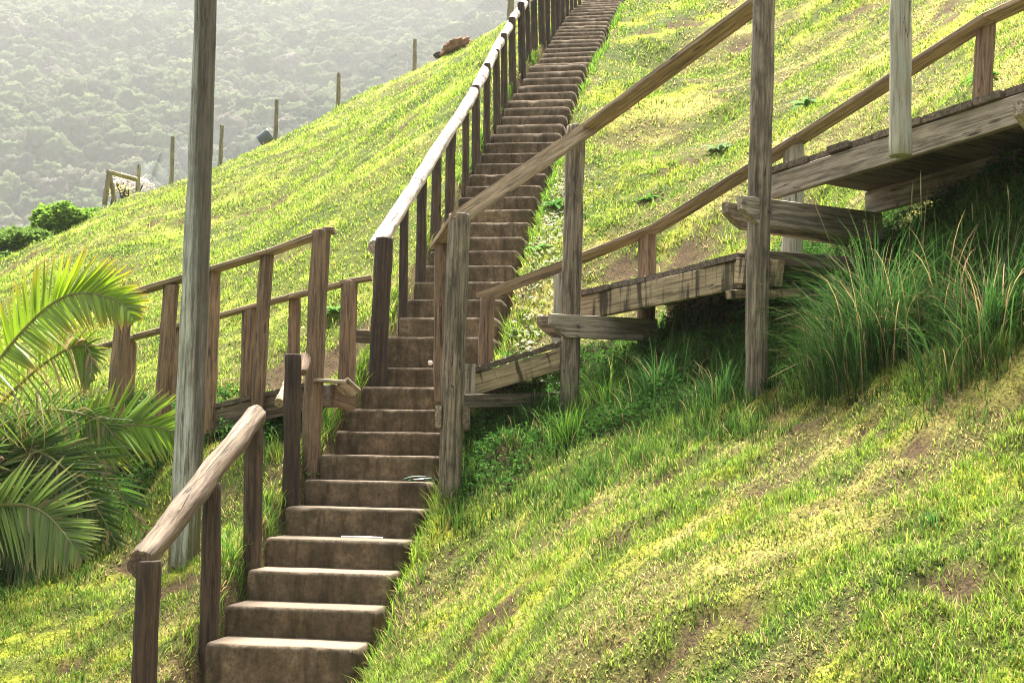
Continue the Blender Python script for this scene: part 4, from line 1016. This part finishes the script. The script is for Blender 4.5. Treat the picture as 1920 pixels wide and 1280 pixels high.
YG = (.22, .30, .02); DG = (.075, .16, .025); TIPY = (.42, .28, .02); PX = 1 / FPX
def pp(l, d0, d1): return [P(x_, y_, d0 + (d1 - d0) * i / (len(l) - 1)) for i, (x_, y_) in enumerate(l)]
frond(pp([(-110, 830), (-50, 730), (0, 672), (26, 639), (61, 601), (91, 574), (122, 556), (152, 550), (183, 552), (213, 562), (234, 575), (249, 596)], 8.9, 8.3), 108 * PX * 8.5, 100 * PX * 8.5, (.25, .38, .03), (.50, .28, .04), 1, 78, .05, .036, .5, label='large arching yellow green frond')
frond(pp([(-60, 900), (60, 850), (140, 831), (173, 817), (213, 802), (244, 796), (284, 799), (319, 808), (352, 824)], 9.0, 9.25), 112 * PX * 9.2, 100 * PX * 9.2, (.19, .32, .03), (.34, .30, .06), 2, 56, .25, .032, .35, label='green frond reaching behind the pole')
frond(pp([(-90, 960), (-40, 950), (0, 947), (41, 946), (61, 951), (81, 960), (97, 973), (114, 992), (130, 1012), (150, 1042)], 8.7, 8.2), 120 * PX * 8.4, 130 * PX * 8.4, (.17, .26, .06), (.34, .32, .12), 3, 52, .15, .030, .75, .08, label='lowest frond drooping over the bank')
frond(pp([(-60, 850), (0, 760), (60, 700), (112, 662), (142, 649), (162, 650), (172, 675), (170, 710)], 9.0, 8.6), 60 * PX * 8.8, 115 * PX * 8.8, (.16, .26, .03), (.45, .33, .06), 4, 50, .1, .026, 1.0, .3, label='drooping frond with yellow and dead leaflets')
frond(pp([(-80, 880), (0, 800), (80, 770), (150, 775), (200, 800), (225, 850)], 9.1, 9.1), 80 * PX * 9, 110 * PX * 9, DG, (.3, .25, .1), 5, 40, .1, .018, .9, .2)
RF = random.Random(5)
crown = P(-70, 870, 9.0)
for i in range(44):
    a = RF.uniform(-1.0, 1.0); el = RF.uniform(-.6, .95); L_ = RF.uniform(.8, 1.45)
    dx, dy = math.cos(a), math.sin(a) * .8
    pts = []
    for j in range(7):
        t = j / 6; pts.append(crown + Vector((dx * L_ * t, dy * L_ * t * .6 + .15, L_ * (el * t * .8 - (.9 + el * .4) * t * t * .9))))
    frond(pts, .38, .44, np.array(DG) * RF.uniform(.6, 1.9), (.25, .22, .10), 20 + i, 38, .1, .026, 1.0, RF.choice((.05, .2, .5)))
for i in range(22):            # the far side of the crown, mostly outside the picture
    a = RF.uniform(1.1, 5.2); el = RF.uniform(-.3, 1.0); L_ = RF.uniform(.8, 1.3); pts = []
    for j in range(7):
        t = j / 6; pts.append(crown + Vector((math.cos(a) * L_ * t, math.sin(a) * L_ * t * .8, L_ * (el * t * .8 - (.9 + el * .4) * t * t * .9))))
    frond(pts, .34, .38, np.array(DG) * RF.uniform(.6, 1.9), (.25, .22, .10), 80 + i, 30, .1, .028, .8, .2)
for i in range(16):            # old leaf bases round the trunk
    a = i * 2.4; h = .12 + .035 * i; q = crown + Vector((math.cos(a) * .12, math.sin(a) * .12, -h))
    log('leaf_base', q, q + Vector((math.cos(a) * .16, math.sin(a) * .16, .17)), .035, .018, MW['brown'], palm, rough=.004)
for i, (a, b) in enumerate((((68, 728), (52, 860)), ((72, 740), (82, 850)), ((10, 760), (20, 830)))):
    p, q = P(*a, 8.55), P(*b, 8.5); m = (p + q) / 2 + Vector((.03, 0, 0))
    sweep('dead_leaf', [(-.014, 0), (0, -.004), (.014, 0), (0, .004)], (q - p).length, plain('dead_palm_leaf', (.42, .34, .2), .8), palm, frameM(p, q), (1, .2), .004, .03)

# ------------------------------------------------------------------ small litter
bag = G(790, 903, 8, 9.6)
bmx = thing('litter', bag, 'crumpled green plastic strip lying on the step beside the nearest walkway post', 'litter')
for i in range(3):
    a = P(756 + i * 10, 899 + i * 2, 8.92) + Vector((0, 0, .004)); b = a + Vector((.16, .02 * i, .02))
    sweep('strip', [(-.008, 0), (0, -.003), (.008, 0), (0, .003)], (b - a).length, plain('green_plastic', (.0, .10, .035), .3), bmx, frameM(a, b), (1, .6), .002, .02)
sk = sweep('white_stick', circ(.006, 10), .27, plain('white_plastic', (.8, .8, .78), .4), None, frameM(P(640, 1005.5, 8.42) + UP * .0, P(716, 1007.5, 8.42)), (1, .9), 0, .002)
tag(sk, 'thin white straw lying along a lower step', 'straw')
sh = blob('shell', P(807, 680, 10.95), .022, plain('shell_white', (.7, .65, .55), .5), None, (1, .5, 1), .15, 3)
tag(sh, 'small pale snail shell on the tall riser of the stairs', 'shell')

# ------------------------------------------------------------------ far wooded hill
KF = 2.7                                     # the wooded hill lies beyond a valley, several hundred metres off
Y0, SL = 100.0, .62
def hillz(x, y): return np.maximum((y - Y0) * SL, 0) + (fbm(x * .018 + 3, y * .018, 301) - .5) * 22 + (fbm(x * .05, y * .05, 310) - .5) * 6 - 3
hx = np.linspace(-190, 190, 96); hy = np.linspace(76, 330, 70); HX, HY = np.meshgrid(hx, hy); HZ = hillz(HX, HY) - np.maximum(0, 96 - HY) * 1.2
idx = np.arange(HX.size).reshape(HX.shape); q = np.stack([idx[:-1, :-1], idx[:-1, 1:], idx[1:, 1:], idx[1:, :-1]], -1).reshape(-1, 4)
me = mesh_np('far_hill', KF * np.stack([HX, HY, HZ], -1).reshape(-1, 3), q.ravel(), np.full(len(q), 4), True, np.tile((.035, .045, .02), (HX.size, 1)))
tag(link('far_hill', me, M_GROUND), kind='structure')
me = bpy.data.meshes.new('valley_floor'); me.from_pydata([(-520, -12, -30), (520, -12, -30), (520, 900, -30), (-520, 900, -30)], [], [(0, 1, 2, 3)])
ca = me.color_attributes.new('Col', 'FLOAT_COLOR', 'POINT'); ca.data.foreach_set('color', [.05, .07, .03, 1] * 4)
tag(link('valley_floor', me, M_GROUND), kind='structure')
protos = []
for s in range(6):
    bm = bmesh.new(); bmesh.ops.create_icosphere(bm, subdivisions=4, radius=1)
    for v in bm.verts:
        q = v.co; f = 1 + .38 * mn.noise(q * 1.5 + Vector((s * 9, 0, 0))) + .24 * mn.noise(q * 3.6 + Vector((s * 9, 4, 0))) + .20 * mn.noise(q * 8 + Vector((s * 5, 4, 0))) + .13 * mn.noise(q * 17)
        v.co = Vector((q.x, q.y, q.z * .82)) * f
    keepf = [f for f in bm.faces if f.calc_center_median().y < .35 and f.calc_center_median().z > -.75]
    protos.append((np.array([v.co[:] for v in bm.verts]), np.array([[v.index for v in f.verts] for f in keepf if len(f.verts) == 3])))
    bm.free()
acc = Acc(); R = np.random.default_rng(77)
ys = []; yy = 118
while yy < 275: ys.append(yy); yy += 2.25 + .006 * (yy - 100)
cnt = 0
for yv in ys:
    xv = -.50 * yv
    while xv < .16 * yv:
        X = xv + R.normal(0, .7); Y = yv + R.normal(0, .8); r = R.uniform(.9, 1.9) * (1.4 if R.random() < .15 else 1); xv += 2.35 * R.uniform(.75, 1.25)
        Z = float(hillz(np.array([X]), np.array([Y]))[0]) + r * .55
        px_, py_ = proj(np.array([X, Y, Z]))
        if px_ < -260 or px_ > 1250 or py_ < -160 or py_ > 620: continue
        Vp, Fp = protos[R.integers(6)]; a = R.uniform(-.7, .7); ca_, sa = math.cos(a), math.sin(a)
        U = Vp * r * np.array([1, 1, R.uniform(1.0, 1.45)]); U = np.stack([U[:, 0] * ca_ - U[:, 1] * sa, U[:, 0] * sa + U[:, 1] * ca_, U[:, 2]], -1) + [X, Y, Z]
        k = R.random(); base = np.array((.055, .075, .028)) if k < .6 else np.array((.075, .078, .045)) if k < .82 else np.array((.08, .10, .035)) if k < .97 else np.array((.10, .095, .07))
        base = base * R.uniform(.6, 1.15)
        acc.add(U * KF, Fp.ravel(), np.full(len(Fp), 3), np.tile(base, (len(U), 1))); cnt += 1
print('crowns', cnt)
tag(link('forest', acc.mesh('forest'), M_FOREST), kind='stuff')

# ------------------------------------------------------------------ haze
bm = bmesh.new(); bmesh.ops.create_cube(bm, size=1)
me = bpy.data.meshes.new('haze'); bm.to_mesh(me); bm.free()
mh = bpy.data.materials.new('haze_air'); mh.use_nodes = True; nn = mh.node_tree.nodes; nn.remove(nn['Principled BSDF'])
pv = nn.new('ShaderNodeVolumePrincipled'); pv.inputs['Color'].default_value = (.86, .86, .86, 1); pv.inputs['Density'].default_value = .00047; pv.inputs['Anisotropy'].default_value = .0
mh.node_tree.links.new(pv.outputs[0], nn['Material Output'].inputs['Volume'])
ZT = 480
hz = link('haze', me, mh, None, Matrix.Translation((0, 444, (ZT - 32) / 2)) @ Matrix.Diagonal((1060, 924, ZT + 32, 1))); tag(hz, kind='stuff')
for o in bpy.data.objects:
    if '_m' in o: del o['_m']
